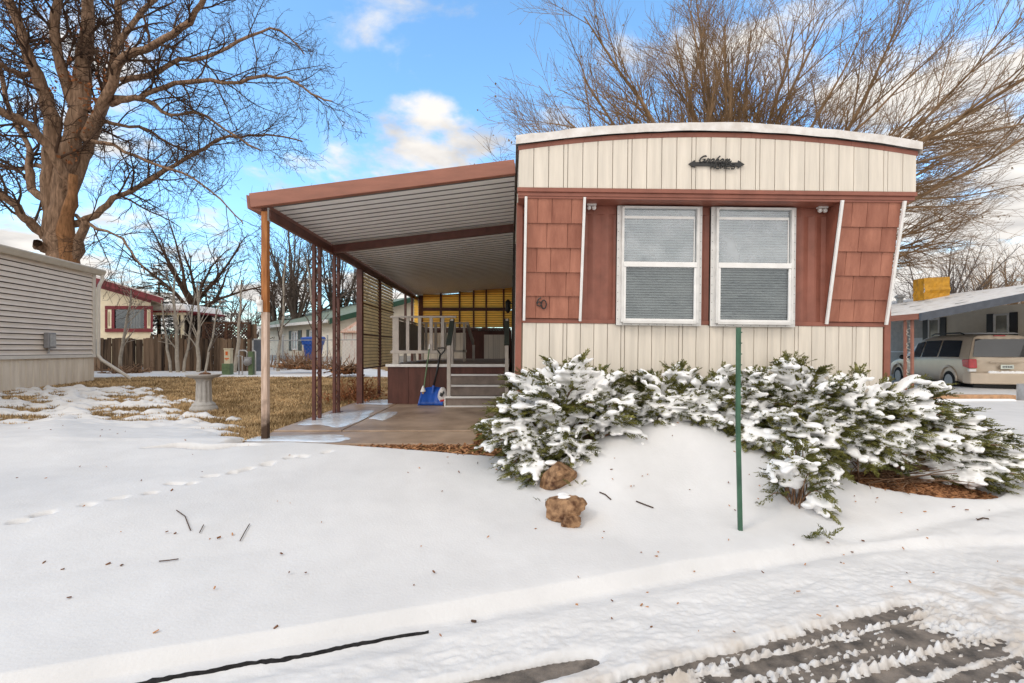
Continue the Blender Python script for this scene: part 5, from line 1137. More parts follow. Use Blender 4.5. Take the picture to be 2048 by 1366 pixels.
cfg1 = [dict(gap=.35, t0=.2, ang=(28, 62), len=2.3, rk=.42, rmax=.045),
        dict(seg=6, wob=.16, trop=(0, 0, .012), taper=.3, n=5, gap=.17, t0=.15, ang=(28, 65), len=1.05, rk=.6, rmax=.022),
        dict(seg=5, wob=.22, trop=(0, 0, -.015), taper=.4, n=3, gap=.16, t0=.1, ang=(25, 65), len=.50, rk=.7, rmax=.011, rmin=.0055),
        dict(seg=3, wob=.28, trop=(0, 0, 0), taper=.5, n=3, rmin=.0045)]
limbs = [([(158, 220), (166, 150), (172, 90), (178, 0), (184, -110), (190, -220)], 1.2, 32, 12), ([(104, 250), (92, 190), (73, 146), (51, 92), (22, 0), (-10, -120)], -1.5, 27, 10),
    ([(132, 400), (160, 330), (180, 288), (205, 210), (222, 150), (234, 44), (240, -60), (250, -180)], 2.2, 26, 10), ([(172, 275), (195, 225), (225, 165), (249, 117), (311, 88), (366, 55), (403, 7), (440, -60)], -2.0, 21, 7),
    ([(222, 210), (250, 199), (278, 194), (330, 172), (403, 161), (465, 167), (513, 154), (571, 157), (622, 187), (660, 202)], -2.6, 13, 2.5),
    ([(140, 448), (190, 432), (227, 399), (264, 381), (330, 341), (395, 304), (439, 278), (500, 272), (549, 271), (604, 282)], 1.6, 15, 2.5),
    ([(165, 278), (195, 285), (227, 293), (293, 322), (348, 341), (403, 366), (458, 414), (487, 450)], -1.8, 10, 2.2),
    ([(143, 380), (125, 337), (84, 278), (48, 242), (0, 223), (-60, 205)], -2.4, 20, 12), ([(92, 472), (66, 450), (44, 428), (0, 388), (-50, 350)], -1.5, 18, 12),
    ([(98, 402), (66, 378), (58, 330), (62, 300), (40, 262), (14, 200), (-10, 100)], 1.5, 17, 7), ([(150, 215), (121, 139), (110, 55), (113, -20), (105, -130)], -1.0, 22, 10),
    ([(190, 240), (240, 250), (300, 262), (360, 300), (400, 302)], 2.6, 9, 3), ([(90, 200), (60, 120), (30, 40), (-20, -60)], 2.0, 14, 6), ([(240, 160), (300, 150), (360, 120), (430, 110), (500, 70), (560, 60), (610, 110)], 2.4, 13, 3),
    ([(210, 200), (290, 200), (340, 230), (400, 225), (450, 260), (520, 300)], -1.2, 10, 2.5), ([(110, 340), (70, 330), (30, 338), (-30, 320)], 2.2, 11, 5), ([(150, 430), (180, 450), (230, 470), (262, 500), (290, 545)], -1.6, 8, 2.2),
    ([(228, 110), (270, 40), (330, -20), (400, -80)], 1.8, 14, 6), ([(72, 146), (40, 150), (0, 130), (-60, 110)], -2.0, 12, 6)]
lw = Wood()
for pl, dy, a, b in limbs:
    sp, rad, Ln = limb(pl, dy, a, b); lw.add(sp, rad, 8); branch(rng, crown, tips, sp, rad, Ln, 0, cfg1)
lw.build('limbs', M['bark_big'], T1, .3); crown.build('crown', M['twig_dark'], T1)
lp = [Vector(rng.choice(tips)[0]) for _ in range(400)]; leaves('buds', lp, .045, M['twig_dark'], T1, rng)
lp = []
for _ in range(40):
    q = Vector(polyat(limb(limbs[rng.choice((0, 1, 2, 3, 10))][0], 0, 1, 1)[0], rng.uniform(.1, .7))[0]) + Vector((rng.gauss(0, .12), -.4, rng.gauss(0, .12)))
    lp += [q + Vector((rng.gauss(0, .09), rng.gauss(0, .09), rng.gauss(0, .12))) for _ in range(8)]
leaves('dead_leaves', lp, .10, M['deadleaf'], T1, rng)
# ---- broad vase-shaped tree behind the mobile home
T2 = thing('bare_tree', 'broad vase-shaped bare tree with orange-brown branches fanning out above the mobile home roof', 'tree', (10.1, 22, .1))
rng = random.Random(23); trunk = Wood(); limbsw = Wood(); crown = Wood(); tips = []
b0 = Vector((10.1, 22, -.1)); trunk.add([tuple(b0 + Vector((0, 0, z))) for z in (0, .5, 1.5, 3, 4.4, 5.2)], [.62, .52, .46, .45, .42, .2], 14); trunk.build('trunk', M['bark_big'], T2)
cfg2 = [dict(gap=.68, t0=.24, ang=(16, 40), len=4.2, rk=.55, rmax=.06, sh=1),
        dict(seg=7, wob=.055, trop=(0, 0, .022), taper=.25, n=4, gap=.35, t0=.12, ang=(16, 40), len=2.2, rk=.55, rmax=.030, rmin=.010),
        dict(seg=5, wob=.07, trop=(0, 0, .03), taper=.35, n=3, gap=.20, t0=.12, ang=(16, 42), len=1.0, rk=.65, rmax=.014, rmin=.006),
        dict(seg=3, wob=.10, trop=(0, 0, .02), taper=.5, n=3, rmin=.0045)]
NL = 40
for i in range(NL):
    phi = R(9 + 164 * (i + .5) / NL + rng.uniform(-2.5, 2.5)); dep = rng.uniform(-.75, .75) if i % 2 else rng.uniform(-.3, .3)
    d = Vector((math.cos(phi), dep, math.sin(phi))).normalized(); s = b0 + Vector((0, 0, 5.0 - 2.0 * abs(math.cos(phi)) * rng.uniform(.2, 1)))
    Ln = (10.6 + 1.4 * math.sin(phi)) * rng.uniform(.88, 1.06); pts = [tuple(s)]; r0 = rng.uniform(.10, .18); rad = [r0]; p = s
    bend = Vector((math.cos(phi), 0, 0)) * .035 - Vector((0, 0, 1)) * .012 * (abs(math.cos(phi)) > .55) + Vector((0, 0, .02)) * (abs(math.cos(phi)) < .55)
    for k in range(10):
        d = (d + Vector((rng.gauss(0, .07), rng.gauss(0, .07), rng.gauss(0, .07))) + bend * (1 if k < 6 else -.3)).normalized(); p = p + d * Ln / 10; pts.append(tuple(p)); rad.append(r0 * (1 - .85 * (k + 1) / 10))
    limbsw.add(pts, rad, 7); branch(rng, crown, tips, pts, rad, Ln, 0, cfg2)
limbsw.build('limbs', M['twig_brown'], T2); crown.build('crown', M['twig_brown'], T2)
lp = [Vector(rng.choice(tips)[0]) + Vector((rng.gauss(0, .05), rng.gauss(0, .05), rng.gauss(0, .05))) for _ in range(2500)]; leaves('seed_tufts', lp, .07, mat('seed', (.20, .135, .06), .9, .1, .3, 3), T2, rng)
# ---- background trees
def bgtree(label, x, y, z, seed, hh, spread, m, nl=9, el=(35, 80), r0=.16, fork=.28, kind='bare_tree', wob=.09, dens=1.0, group=None):
    t_ = thing(kind, label, 'tree', (x, y, z), group); rng = random.Random(seed); tr = Wood(); cr = Wood(); tp = []
    b = Vector((x, y, z - .1)); hf = hh * fork; tr.add([tuple(b + Vector((.05 * math.sin(k), .0, hf * k / 4))) for k in range(5)] + [tuple(b + Vector((0, 0, hf * 1.12)))], [r0 * 1.3, r0 * 1.1, r0, r0 * .95, r0 * .85, r0 * .3], 8); tr.build('trunk', m, t_)
    cfg = [dict(gap=hh * .055 / dens, t0=.2, ang=(22, 50), len=hh * .24, rk=.5, rmax=.05, sh=1),
           dict(seg=5, wob=wob * 1.4, trop=(0, 0, .02), taper=.3, n=3, gap=hh * .036 / dens, t0=.15, ang=(22, 50), len=hh * .11, rk=.6, rmax=.02, rmin=.009),
           dict(seg=3, wob=wob * 1.6, trop=(0, 0, .01), taper=.5, n=3, rmin=.007)]
    for i in range(nl):
        azm = i * 2.4 + rng.uniform(-.3, .3); e_ = R(rng.uniform(*el)); d = Vector((math.cos(azm) * math.cos(e_) * spread, math.sin(azm) * math.cos(e_) * spread, math.sin(e_))).normalized(); p = b + Vector((0, 0, hf * rng.uniform(.8, 1.05))); Ln = (hh - hf) * rng.uniform(.75, 1.02)
        pts = [tuple(p)]; q0 = r0 * rng.uniform(.42, .62); rad = [q0]
        for k in range(7):
            d = (d + Vector((rng.gauss(0, wob), rng.gauss(0, wob), rng.gauss(0, wob) + .03))).normalized(); p = p + d * Ln / 7; pts.append(tuple(p)); rad.append(q0 * (1 - .85 * (k + 1) / 7))
        cr.add(pts, rad, 5); branch(rng, cr, tp, pts, rad, Ln, 0, cfg)
    cr.build('crown', m, t_); return t_
p = W(388, 700, 28); bgtree('dark spreading bare tree with a forked trunk behind the snowy spruce', p.x, p.y, .55, 31, 9.6, 1.25, M['twig_dark'], 9, (30, 70), .24, .34, wob=.12, dens=1.15)
for i, (px_, Y_, h_, lb) in enumerate(((592, 33, 10.8, 'tall grey bare tree seen just right of the timber post'), (668, 36, 10.2, 'grey bare tree seen between the two scroll posts'), (548, 38, 9.5, 'slender grey bare tree just left of the timber post'), (722, 40, 8.0, 'pale bare tree beside the louvered screen post'))):
    p = W(px_, 700, Y_); bgtree(lb, p.x, p.y, .5, 40 + i, h_, .75, M['twig_gray'], 11, (52, 84), .2, .22, dens=1.1)
for i, (px_, Y_, h_, lb) in enumerate(((232, 44, 7.6, 'thin bare tree above the red cottage roof'), (285, 50, 8.2, 'distant bare tree left of the spruce'), (455, 46, 8.4, 'distant bare tree above the lattice screen'), (505, 42, 6.4, 'low bushy bare tree beside the timber post'))):
    p = W(px_, 700, Y_); bgtree(lb, p.x, p.y, .5, 60 + i, h_, .9, M['twig_gray'], 9, (40, 80), .15, .2)
for i, (px_, Y_, h_, lb, m_) in enumerate(((1890, 40, 10.6, 'bare tree with upright branches behind the yellow roof cooler', 'twig_gray'), (1965, 44, 10.2, 'orange-tinged bare tree right of the yellow cooler', 'twig_brown'), (2040, 42, 9.6, 'dense orange-brown bare tree at the right edge above the carport roof', 'twig_brown'), (1840, 52, 8.8, 'faint bare tree left of the yellow cooler', 'twig_gray'))):
    p = W(px_, 700, Y_); bgtree(lb, p.x, p.y, .1, 80 + i, h_, .8, M[m_], 13, (45, 86), .2, .2, dens=1.2)
# ---- pale saplings before the fence
for i, (bx, by, tx, ty, wd_, lb) in enumerate(((240, 742, 262, 580, 7, 'forked pale sapling in front of the red framed window'), (342, 748, 322, 600, 6, 'pale sapling leaning left before the dark porch'), (357, 748, 350, 560, 8, 'straight pale sapling with a pair of side shoots before the porch'), (366, 750, 388, 590, 6, 'thin pale sapling leaning right before the porch post'), (396, 748, 398, 570, 8, 'stout pale sapling left of the lattice screen'), (408, 748, 440, 600, 5, 'slanting pale sapling across the lattice screen'), (468, 742, 486, 560, 8, 'pale sapling behind the utility pedestal'), (556, 745, 572, 520, 7, 'tall pale sapling right of the timber post'), (640, 735, 612, 520, 6, 'grey sapling leaning left beside the blue bin'))):
    Y_ = 16.8 if i < 7 else 17.5; t_ = thing('sapling', lb, 'sapling', tuple(W(bx, by, Y_)), 'pale saplings along the back fence'); rng = random.Random(100 + i); st_ = Wood(); cr = Wood(); tp = []
    a = W(bx, by, Y_); b = W(tx, ty, Y_ + rng.uniform(-.3, .3)); P = [tuple(a.lerp(b, k / 6) + Vector((rng.gauss(0, .03), rng.gauss(0, .03), 0))) for k in range(7)]; P[0] = tuple(a - Vector((0, 0, .15)))
    r0 = wd_ * Y_ / 2000; rad = [r0 * (1 - .6 * k / 6) for k in range(7)]; st_.add(P, rad, 7); st_.build('trunk', M['bark_pale'], t_)
    cfg = [dict(gap=.26, t0=.25, ang=(18, 42), len=1.0, rk=.5, rmax=.03), dict(seg=5, wob=.09, trop=(0, 0, .05), taper=.35, n=4, gap=.24, t0=.3, ang=(20, 45), len=.5, rk=.6, rmin=.006), dict(seg=3, wob=.1, trop=(0, 0, .04), taper=.5, n=3, rmin=.005)]
    branch(rng, cr, tp, P, rad, (b - a).length, 0, cfg); cr.build('crown', M['bark_pale'] if i in (0, 2, 4) else M['twig_gray'], t_)
# ================================================================== needle foliage from sprays
def spray_template(seed, k=16):
    r_ = np.random.default_rng(seed); vs = []
    for i in range(k):
        for s in (-1, 1):
            t = .08 + .9 * (i + r_.random() * .6) / k; ln = (.30 - .17 * t) * r_.uniform(.7, 1.3); an = s * r_.uniform(.45, .95); up = r_.uniform(-.35, .45)
            c = np.array([t, 0, -.10 * t * t]); d = np.array([math.cos(an), math.sin(an), up]); d /= np.linalg.norm(d); side = np.cross(d, [0, 0, 1]); side /= np.linalg.norm(side); side = side * math.cos(r_.uniform(-.8, .8)) + np.array([0, 0, 1]) * r_.uniform(-.6, .6)
            wv = .030 + .018 * r_.random(); vs += [c - side * wv * .4, c + d * ln * .5 + side * wv, c + d * ln, c + d * ln * .5 - side * wv]
    vs += [np.array([.95, -.02, -.09]), np.array([1.06, -.02, -.1]), np.array([1.15, 0, -.11]), np.array([1.06, .02, -.1])]
    return np.array(vs)
SPR = [spray_template(i) for i in range(5)]
def place_sprays(name, inst, m, parent):     # inst: (pos, dir, up, scale)
    out = []
    for k, (p, d, u, s) in enumerate(inst):
        d = np.array(d); d /= np.linalg.norm(d) + 1e-9; u = np.array(u); y_ = np.cross(u, d); y_ /= np.linalg.norm(y_) + 1e-9; z_ = np.cross(d, y_)
        out.append(np.array(p) + s * (SPR[k % 5] @ np.stack([d, y_, z_])))
    V = np.concatenate(out); n = len(V) // 4
    return np_mesh(name, V, np.arange(4 * n).reshape(-1, 4), 4, m, parent)
def ico(nu=8, nv=5):
    v = []; f = []
    for i in range(nv + 1):
        th = math.pi * i / nv
        for k in range(nu): a = 2 * math.pi * k / nu; v.append((math.sin(th) * math.cos(a), math.sin(th) * math.sin(a), math.cos(th)))
    for i in range(nv):
        for k in range(nu): f.append((i*nu+k, (i+1)*nu+k, (i+1)*nu+(k+1) % nu, i*nu+(k+1) % nu))
    return np.array(v), np.array(f)
ICV, ICF = ico()
def place_blobs(name, inst, m, parent, vox=.012, smooth_it=6):    # inst: (pos, dir, (a,b,c))
    V = []; F = []; b = 0
    for p, d, s in inst:
        d = np.array(d, float); d /= np.linalg.norm(d) + 1e-9; y_ = np.cross([0, 0, 1], d); y_ /= np.linalg.norm(y_) + 1e-9; z_ = np.cross(d, y_)
        V.append(np.array(p) + (ICV * np.array(s)) @ np.stack([d, y_, z_])); F.append(ICF + b); b += len(ICV)
    o = np_mesh(name, np.concatenate(V), np.concatenate(F), 4, m, parent, True)
    if vox:
        r_ = o.modifiers.new('Remesh', 'REMESH'); r_.mode = 'VOXEL'; r_.voxel_size = vox; r_.use_smooth_shade = True
        s_ = o.modifiers.new('Smooth', 'SMOOTH'); s_.iterations = smooth_it; s_.factor = .5
    return o
# ---- junipers
def juniper(label, base, lobes, seed, snow=1.0, parent_kind='juniper_shrub', spr=.15, vox=.009, stems=True, nf=1.0, sr=.012):
    t_ = thing(parent_kind, label, 'shrub', base); rng = random.Random(seed); fol = []; sno = []; wd = Wood()
    for (cx_, cy_, cz_, rx, ry, rz_, n, az0, az1, bx_, by_) in lobes:
        for i in range(int(n * nf)):
            u = (i + rng.random()) / int(n * nf); v = rng.random()
            azm = R(az0 + (az1 - az0) * ((i * .618034) % 1)); el = math.asin(min(1, max(-.05, 1.0 * v ** .8))); q = rng.uniform(.62, 1.02)
            tip = Vector((cx_ + rx * math.cos(azm) * math.cos(el) * q, cy_ + ry * math.sin(azm) * math.cos(el) * q, cz_ + rz_ * math.sin(el) * q + .03))
            bs = Vector((bx_ + rng.uniform(-.2, .2) * rx, by_ + rng.uniform(-.2, .2) * ry, cz_ - .04))
            ml = bs.lerp(tip, .55); ml.z = max(ml.z, bs.z + (tip.z - bs.z) * .78) + .10 * rz_ + .06
            pts = []; K = 8
            for k in range(K + 1):
                t = k / K; pts.append(bs * (1 - t) ** 2 + ml * 2 * t * (1 - t) + tip * t * t)
            Ln = sum((a - b).length for a, b in zip(pts, pts[1:]))
            if stems: wd.add([tuple(p) for p in pts], [sr * (1 - .75 * k / K) + .002 for k in range(K + 1)], 4)
            start = .42; L1 = Ln * (1 - start); ns = max(4, int(L1 / .042)); outer = q > .78
            for k in range(ns):
                t = start + (1 - start) * (k + .5) / ns; p, d = polyat(pts, t); s_ = 1 if k % 2 else -1; sd = d.cross(Vector((0, 0, 1))); sd = sd.normalized() if sd.length > .05 else perp(d, rng)
                an = R(rng.uniform(20, 55)) * s_; dd = d * math.cos(an) + sd * math.sin(an) + Vector((0, 0, rng.uniform(-.25, .3)))
                up = Vector((rng.gauss(0, .35), rng.gauss(0, .35), 1)); sc_ = spr * rng.uniform(.7, 1.25) * (1.1 - .3 * t)
                fol.append((p, dd, up, sc_))
                if rng.random() < .5: fol.append((p, (d + Vector((rng.gauss(0, .3), rng.gauss(0, .3), rng.uniform(-.6, .1)))), up, sc_ * .9))
            fol.append((tip - (pts[-1] - pts[-2]).normalized() * .03, pts[-1] - pts[-2], (0, 0, 1), spr * .9))
            if rng.random() < snow * (.92 if outer else .35):
                g0 = rng.uniform(.35, .6); g1 = rng.uniform(.82, 1.0); wS = rng.uniform(.030, .078); t = g0
                while t < g1:
                    p, d = polyat(pts, t); sd = d.cross(Vector((0, 0, 1))); sd = sd.normalized() if sd.length > .05 else Vector((1, 0, 0))
                    a_ = wS * rng.uniform(.75, 1.35); hz = rng.uniform(.016, .032)
                    sno.append((p + Vector((0, 0, .022)) + sd * rng.gauss(0, .018), d, (a_ * 1.15, a_, hz)))
                    if rng.random() < .8:
                        s_ = rng.choice((-1, 1)); e_ = d * rng.uniform(.3, .9) + sd * s_; e_.normalize(); l_ = rng.uniform(.04, .13)
                        for w_ in (.45, 1.0): sno.append((p + e_ * l_ * w_ + Vector((0, 0, .012 - .03 * w_)), e_, (a_ * .75, a_ * .55, hz * .85)))
                    if rng.random() < .08: t += .08
                    t += a_ * .8 / Ln
    place_sprays('foliage', fol, M['needle'], t_)
    if stems: wd.build('branches', M['stem'], t_)
    if sno: place_blobs('snow_cover', sno, M['snow_clump'], t_, vox)
    return t_
JA = juniper('tall snow-laden juniper at the left corner of the mobile home', (.5, 4.5, .4), [(.42, 4.50, .42, .72, .50, .88, 125, 0, 360, .5, 4.6), (.05, 4.45, .40, .38, .40, .60, 45, 90, 270, .35, 4.55), (.88, 4.5, .45, .38, .42, .76, 55, -90, 120, .7, 4.6)], 201)
JL = juniper('low snow-covered juniper clump beside the tan stones', (.36, 4.08, .29), [(.33, 4.22, .29, .48, .26, .42, 75, 120, 420, .45, 4.35)], 202)
JB = juniper('middle snow-covered juniper under the left window', (1.5, 4.6, .5), [(1.50, 4.66, .52, .84, .30, .70, 150, 0, 360, 1.5, 4.7), (1.98, 4.55, .5, .42, .36, .68, 50, 0, 360, 1.9, 4.65), (1.55, 4.56, .62, .75, .22, .40, 60, 180, 360, 1.55, 4.66)], 203)
JC = juniper('wide snow-covered juniper behind the green stake under the right window', (2.6, 4.5, .35), [(2.58, 4.54, .40, .76, .48, .92, 140, 0, 360, 2.6, 4.65), (2.45, 4.25, .36, .5, .35, .55, 60, 150, 380, 2.6, 4.5), (2.12, 4.5, .48, .42, .34, .70, 55, 0, 360, 2.15, 4.6)], 204)
JD = juniper('sprawling snow-covered juniper trailing right over the bark mulch', (3.4, 4.6, .25), [(3.40, 4.54, .34, .95, .42, .84, 130, -20, 200, 3.2, 4.7), (3.75, 4.44, .18, .88, .36, .66, 100, -70, 70, 3.2, 4.6), (3.1, 4.36, .36, .45, .30, .62, 50, 190, 300, 3.1, 4.6), (3.4, 4.42, .42, .7, .34, .55, 60, 200, 340, 3.3, 4.65), (3.85, 4.6, .3, .52, .34, .62, 50, -60, 150, 3.5, 4.7)], 205)
JE = juniper('small sparse juniper poking from the snow in front of the wide shrub', (2.13, 3.62, .2), [(2.13, 3.66, .16, .27, .18, .62, 30, 0, 360, 2.13, 3.72)], 206, snow=.4, spr=.12, vox=.009, sr=.005)
# snow sifted on the mulch fringe, dead twigs inside the hollow
DT = thing('dead_twigs', 'tangle of dry brown twigs in the hollow under the sprawling juniper', 'twigs', (3.2, 4.35, .2)); rng = random.Random(77); wd = Wood()
for i in range(90):
    p = Vector((rng.uniform(2.85, 3.5), rng.uniform(4.25, 4.55), .22 + rng.random() * .05)); d = Vector((rng.uniform(-1, 1), rng.uniform(-.8, .3), rng.uniform(0, .5))).normalized(); Ln = rng.uniform(.2, .45)
    wd.add([tuple(p + d * Ln * k / 3 + Vector((0, 0, .02 * math.sin(k)))) for k in range(4)], [.006, .005, .004, .003], 4)
wd.build('twigs', M['stem'], DT)
# dry shrub by the awning post
DB = thing('dry_shrub', 'dead reddish-brown shrub at the foot of the louvered screen', 'shrub', (-2.95, 9.5, .42)); wd = Wood()
for i in range(170):
    azm = rng.uniform(0, 6.28); e_ = rng.uniform(.3, 1.4); d = Vector((math.cos(azm) * math.cos(e_), math.sin(azm) * math.cos(e_), math.sin(e_))); p = Vector((-2.95 + rng.gauss(0, .14), 9.6 + rng.gauss(0, .3), .42)); Ln = rng.uniform(.2, .6)
    wd.add([tuple(p + d * Ln * k / 3 + Vector((rng.gauss(0, .012), rng.gauss(0, .012), -.02 * k * k / 4))) for k in range(4)], [.006, .006, .005, .004], 3)
wd.build('stems', mat('drystem', (.26, .12, .06), .9, .1, .35, 6), DB)
lp = [Vector((-2.95 + rng.gauss(0, .22), 9.6 + rng.gauss(0, .35), .45 + abs(rng.gauss(0, .14)))) for _ in range(500)]; leaves('dead_leaves', lp, .05, M['deadleaf'], DB, rng)
DB2 = thing('dry_shrub', 'dry brown brush clump in front of the green-roofed house', 'shrub', (-7.6, 19.5, .55)); wd = Wood()
for i in range(260):
    azm = rng.uniform(0, 6.28); e_ = rng.uniform(.5, 1.5); d = Vector((math.cos(azm) * math.cos(e_), math.sin(azm) * math.cos(e_), math.sin(e_))); p = Vector((-8.0 + rng.gauss(0, .5), 19.5 + rng.gauss(0, .2), .55)); Ln = rng.uniform(.3, .95)
    wd.add([tuple(p + d * Ln * k / 3) for k in range(4)], [.012, .011, .009, .006], 3)
wd.build('stems', mat('drystem2', (.30, .17, .10), .9, .1, .3, 6), DB2)
# ---- conifers
def conifer(label, x, y, z, hh, rr, seed, snow, kind='spruce_tree', m='needle_dark', spr=.7):
    t_ = thing(kind, label, 'tree', (x, y, z)); rng = random.Random(seed); fol = []; sno = []; w_ = Wood()
    w_.add([(x, y, z - .1), (x, y, z + hh * .5), (x, y, z + hh * .97)], [.14, .09, .02], 7); w_.build('trunk', M['bark_big'], t_)
    nl = int(hh / .28)
    for i in range(nl):
        t = (i + .5) / nl; rl = rr * (1 - t) ** .85 + .1; nb = int(7 + 9 * (1 - t)); zz = z + hh * (.06 + .92 * t)
        for k in range(nb):
            azm = 2 * math.pi * (k + rng.random() * .8) / nb; l_ = rl * rng.uniform(.65, 1.12); dr_ = Vector((math.cos(azm), math.sin(azm), -.22 + .35 * t)); n2_ = max(1, int(l_ / (spr * .45)))
            for j in range(n2_):
                q = Vector((x, y, zz)) + dr_ * l_ * (j + .6) / n2_; fol.append((q, dr_ + Vector((rng.gauss(0, .3), rng.gauss(0, .3), rng.gauss(0, .12))), (rng.gauss(0, .2), rng.gauss(0, .2), 1), spr * rng.uniform(.6, 1.1)))
            if rng.random() < snow:
                for j in range(2): q = Vector((x, y, zz + .06)) + dr_ * l_ * rng.uniform(.45, 1.0); sno.append((q, dr_, (rng.uniform(.12, .3), rng.uniform(.08, .16), .05)))
    place_sprays('crown', fol, M[m], t_)
    if sno: tag(place_blobs('snow_cover', sno, M['snow_clump'], t_, 0), kind='stuff')
    return t_
p = W(318, 700, 29.5); conifer('snow-dusted dark spruce with a leaning top behind the cottage porch', p.x, p.y, .5, 6.0, 2.0, 301, .40)
p = W(412, 700, 29.0); conifer('broad snowy spruce left of the lattice screen', p.x, p.y, .5, 4.9, 2.3, 302, .5)
p = W(590, 700, 34); conifer('dark conical juniper tree behind the green-roofed house seen left of the scroll posts', p.x, p.y, .5, 5.3, 1.7, 303, 0, 'conical_evergreen')
p = W(690, 700, 35); conifer('dark conical juniper tree behind the green-roofed house seen right of the scroll posts', p.x, p.y, .5, 5.0, 1.6, 304, 0, 'conical_evergreen')
# ================================================================== small things on the snow
p = hit(1483, 1062); GS = thing('marker_stake', 'tall green metal stake standing in the snow before the right window', 'stake', tuple(p))
tp_ = W(1478, 655, p.y); md = W(1477, 850, p.y)
mb = MB()
for o_ in (Vector((0, 0, 0)),):
    A = p - Vector((0, 0, .25))
    for a, b in ((A, md), (md, tp_)):
        for dx_, w_, th_ in ((0, .028, .004), (-.012, .004, .018), (.012, .004, .018)): mb.bar(a + Vector((dx_, .008 if dx_ else 0, 0)), b + Vector((dx_, .008 if dx_ else 0, 0)), w_, th_, (0, 1, 0))
for k in range(9): q = md.lerp(tp_, (k + .5) / 9); mb.box(q.x + .012, q.x + .02, q.y - .006, q.y + .004, q.z, q.z + .008)
mb.build('stake', M['stakegreen'], GS)
def stone(px_, py_, wpx, hpx, label, seed, tilt=0):
    p = hit(px_, py_); s = p.y / 1000; rng = random.Random(seed); t_ = thing('tan_stone', label, 'stone', tuple(p), 'tan stones in the snow')
    mb = MB(); n, m_ = 20, 13; rx, rz_ = wpx * s / 2 * 1.22, hpx * s / 2 * 1.2; vs = []
    nv = [Vector((rng.gauss(0, 1), rng.gauss(0, 1), rng.gauss(0, 1))).normalized() for _ in range(8)]; dv = [rng.uniform(.52, .8) for _ in nv]
    for i in range(m_ + 1):
        th = math.pi * i / m_
        for k in range(n):
            a = 2 * math.pi * k / n; d = Vector((math.sin(th) * math.cos(a), math.sin(th) * math.sin(a), math.cos(th))); q = 1.0
            for nn, dd in zip(nv, dv):
                c = d.dot(nn)
                if c > .05: q = min(q, dd / c)
            q *= rng.uniform(.985, 1.015); x, z = d.x * q * rx, d.z * q * rz_; vs.append((p.x + x * math.cos(tilt) - z * math.sin(tilt), p.y + d.y * q * rx * .8, p.z + rz_ * .62 + x * math.sin(tilt) + z * math.cos(tilt)))
    mb.add(vs, [(i*n+k, (i+1)*n+k, (i+1)*n+(k+1) % n, i*n+(k+1) % n) for i in range(m_) for k in range(n)]); mb.build('rock', M['stone'], t_)
    if wpx > 60: place_blobs('snow_cap', [(Vector((p.x + rng.uniform(-.25, .3) * rx, p.y + rng.uniform(-.1, .5) * rx * .6, p.z + rz_ * 1.28)), (1, .2, -.1), (rx * .35, rx * .22, .02)) for _ in range(2)], M['snow_clump'], t_, .008)
    return t_, p
stone(1131, 1033, 76, 50, 'larger tan stone standing alone in the snow below the juniper', 8, .15)
stone(1142, 1055, 40, 28, 'small tan stone resting against the foot of the larger stone', 14)
stone(1114, 966, 74, 50, 'tan stone half hidden under the low juniper clump', 21, .4)
# scalloped edging block and gray block
for (a, b, lb) in ((990, 884, 'scalloped red-brown edging block beside the bark strip'), (1012, 888, 'second red-brown edging block half under the juniper')):
    p = hit(a, b); BK = thing('edging_block', lb, 'block', tuple(p), 'scalloped edging blocks')
    mb = MB(); w_ = .075; pts = [(p.x - w_, p.z - .05), (p.x + w_, p.z - .05), (p.x + w_, p.z + .08)] + [(p.x + w_ * .5 * math.cos(t) + w_ * .45, p.z + .085 + .03 * math.sin(t)) for t in [math.pi * k / 6 for k in range(7)]] + [(p.x - w_ * .9, p.z + .10), (p.x - w_, p.z + .14 if a == 990 else p.z + .09)]
    mb.prism(pts, 'y', p.y - .03, p.y + .03); mb.build('block', M['brick'], BK, bevel=.004)
def twig(pl, label, r=.004, lift=0, name='twig'):
    P = []
    for i, (a, b) in enumerate(pl): P.append(hit(a, b))
    P = [q + Vector((0, 0, .008 + (lift if 0 < i else 0))) for i, q in enumerate(P)]
    mb = MB(); mb.tube(P, [r] * len(P), 6); o = mb.build(name, M['twig_dark'], None); tag(o, label, 'twig', 'twigs lying on the snow'); return o
twig([(318, 1127), (340, 1126), (357, 1121)], 'short reddish twig lying on the open snow at lower left', .003)
twig([(480, 1085), (490, 1068), (499, 1053)], 'straight dark twig standing out of the snow right of the forked one', .003)
twig([(399, 1070), (404, 1060), (407, 1052)], 'tiny dark twig next to the pale bent stem', .0028)
twig([(381, 1066), (370, 1036), (353, 1024)], 'pale bent stem poking from the snow at left', .003)
twig([(1199, 987), (1210, 994), (1222, 1002)], 'dark stick lying in the snow right of the larger stone', .0045)
twig([(1272, 1005), (1290, 1012), (1307, 1019)], 'dark stick lying in the snow in the middle of the mound', .0045)
twig([(943, 1246), (952, 1247)], 'tiny dark bark scrap on the snow near the curb', .006)
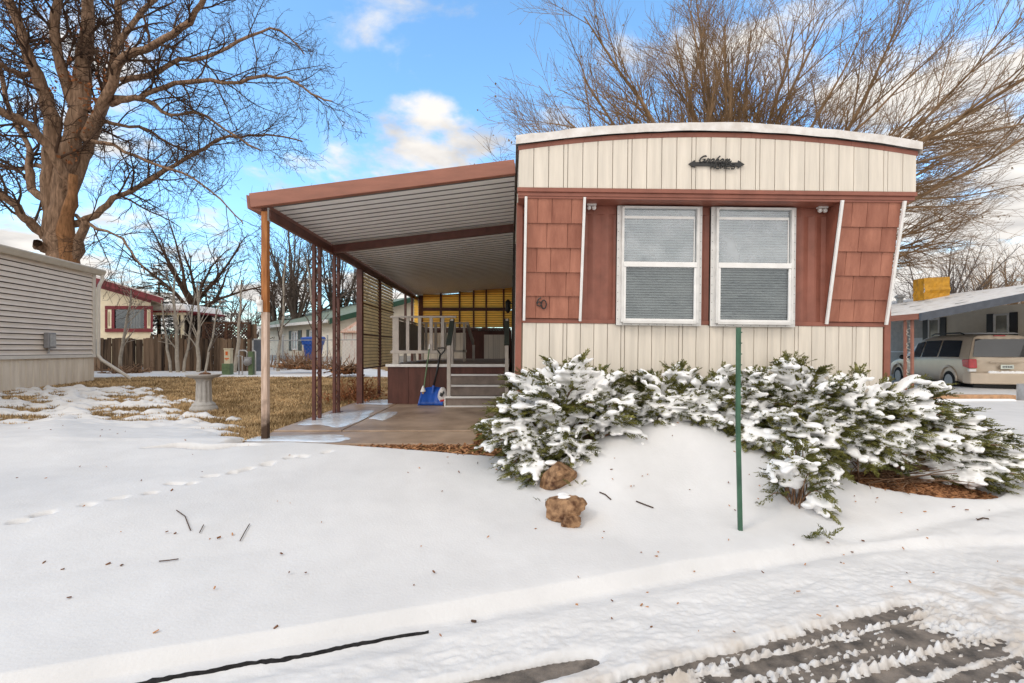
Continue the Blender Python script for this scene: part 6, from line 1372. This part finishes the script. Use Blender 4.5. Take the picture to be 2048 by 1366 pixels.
twig([(1955, 1042), (1966, 1038), (1978, 1040)], 'thin stick on the snow below the bark mulch', .005)
twig([(958, 868), (962, 890), (955, 930)], 'thin grass stem drooping onto the snow beside the edging block', .0025)
def sprig(px_, py_, wpx, label, seed, n=6):
    p = hit(px_, py_); rng = random.Random(seed); t_ = thing('juniper_sprig', label, 'sprig', tuple(p), 'juniper sprigs in the snow'); s = wpx * p.y / 1000
    place_sprays('needles', [(p + Vector((rng.uniform(-.4, .4) * s, rng.uniform(-.05, .05), .015)), (rng.uniform(-1, 1), rng.uniform(-.5, .2), rng.uniform(.05, .5)), (0, -.5, 1), s * rng.uniform(.35, .6)) for _ in range(n)], M['needle'], t_)
sprig(1640, 1082, 62, 'juniper sprig lying in the snow right of the green stake', 1, 8); sprig(1517, 1018, 24, 'small brown sprig beside the green stake', 2, 5)
sprig(1088, 1008, 30, 'dark sprig in the snow left of the larger stone', 3, 4); sprig(1150, 975, 34, 'sprig at the foot of the half hidden stone', 4, 5)
sprig(1500, 905, 34, 'brown weed sprig just right of the green stake', 6, 5)
# debris piles on the back strip
for (a, b, wv, lb, sd) in ((250, 752, 46, 'dark heap of brush and leaves under the forked sapling', 1), (598, 735, 60, 'low brown log and brush pile on the snow strip', 2), (690, 745, 30, 'small brush heap right of the scroll post', 3)):
    p = W(a, b, 16.3 if sd != 3 else 15); rng = random.Random(sd); s = wv * p.y / 1000; t_ = thing('brush_pile', lb, 'brush pile', tuple(p)); wd = Wood()
    for i in range(90):
        q = p + Vector((rng.gauss(0, .35) * s, rng.gauss(0, .15), rng.random() * .14)); d = Vector((rng.uniform(-1, 1), rng.uniform(-.5, .5), rng.uniform(-.1, .5))).normalized(); l_ = rng.uniform(.2, .5); wd.add([tuple(q), tuple(q + d * l_ * .5), tuple(q + d * l_)], [.02, .018, .01], 4)
    wd.build('sticks', M['bark_big'], t_)
    leaves('dead_leaves', [p + Vector((rng.gauss(0, .4) * s, rng.gauss(0, .2), abs(rng.gauss(0, .08)))) for _ in range(160)], .10, M['chip'], t_, rng)
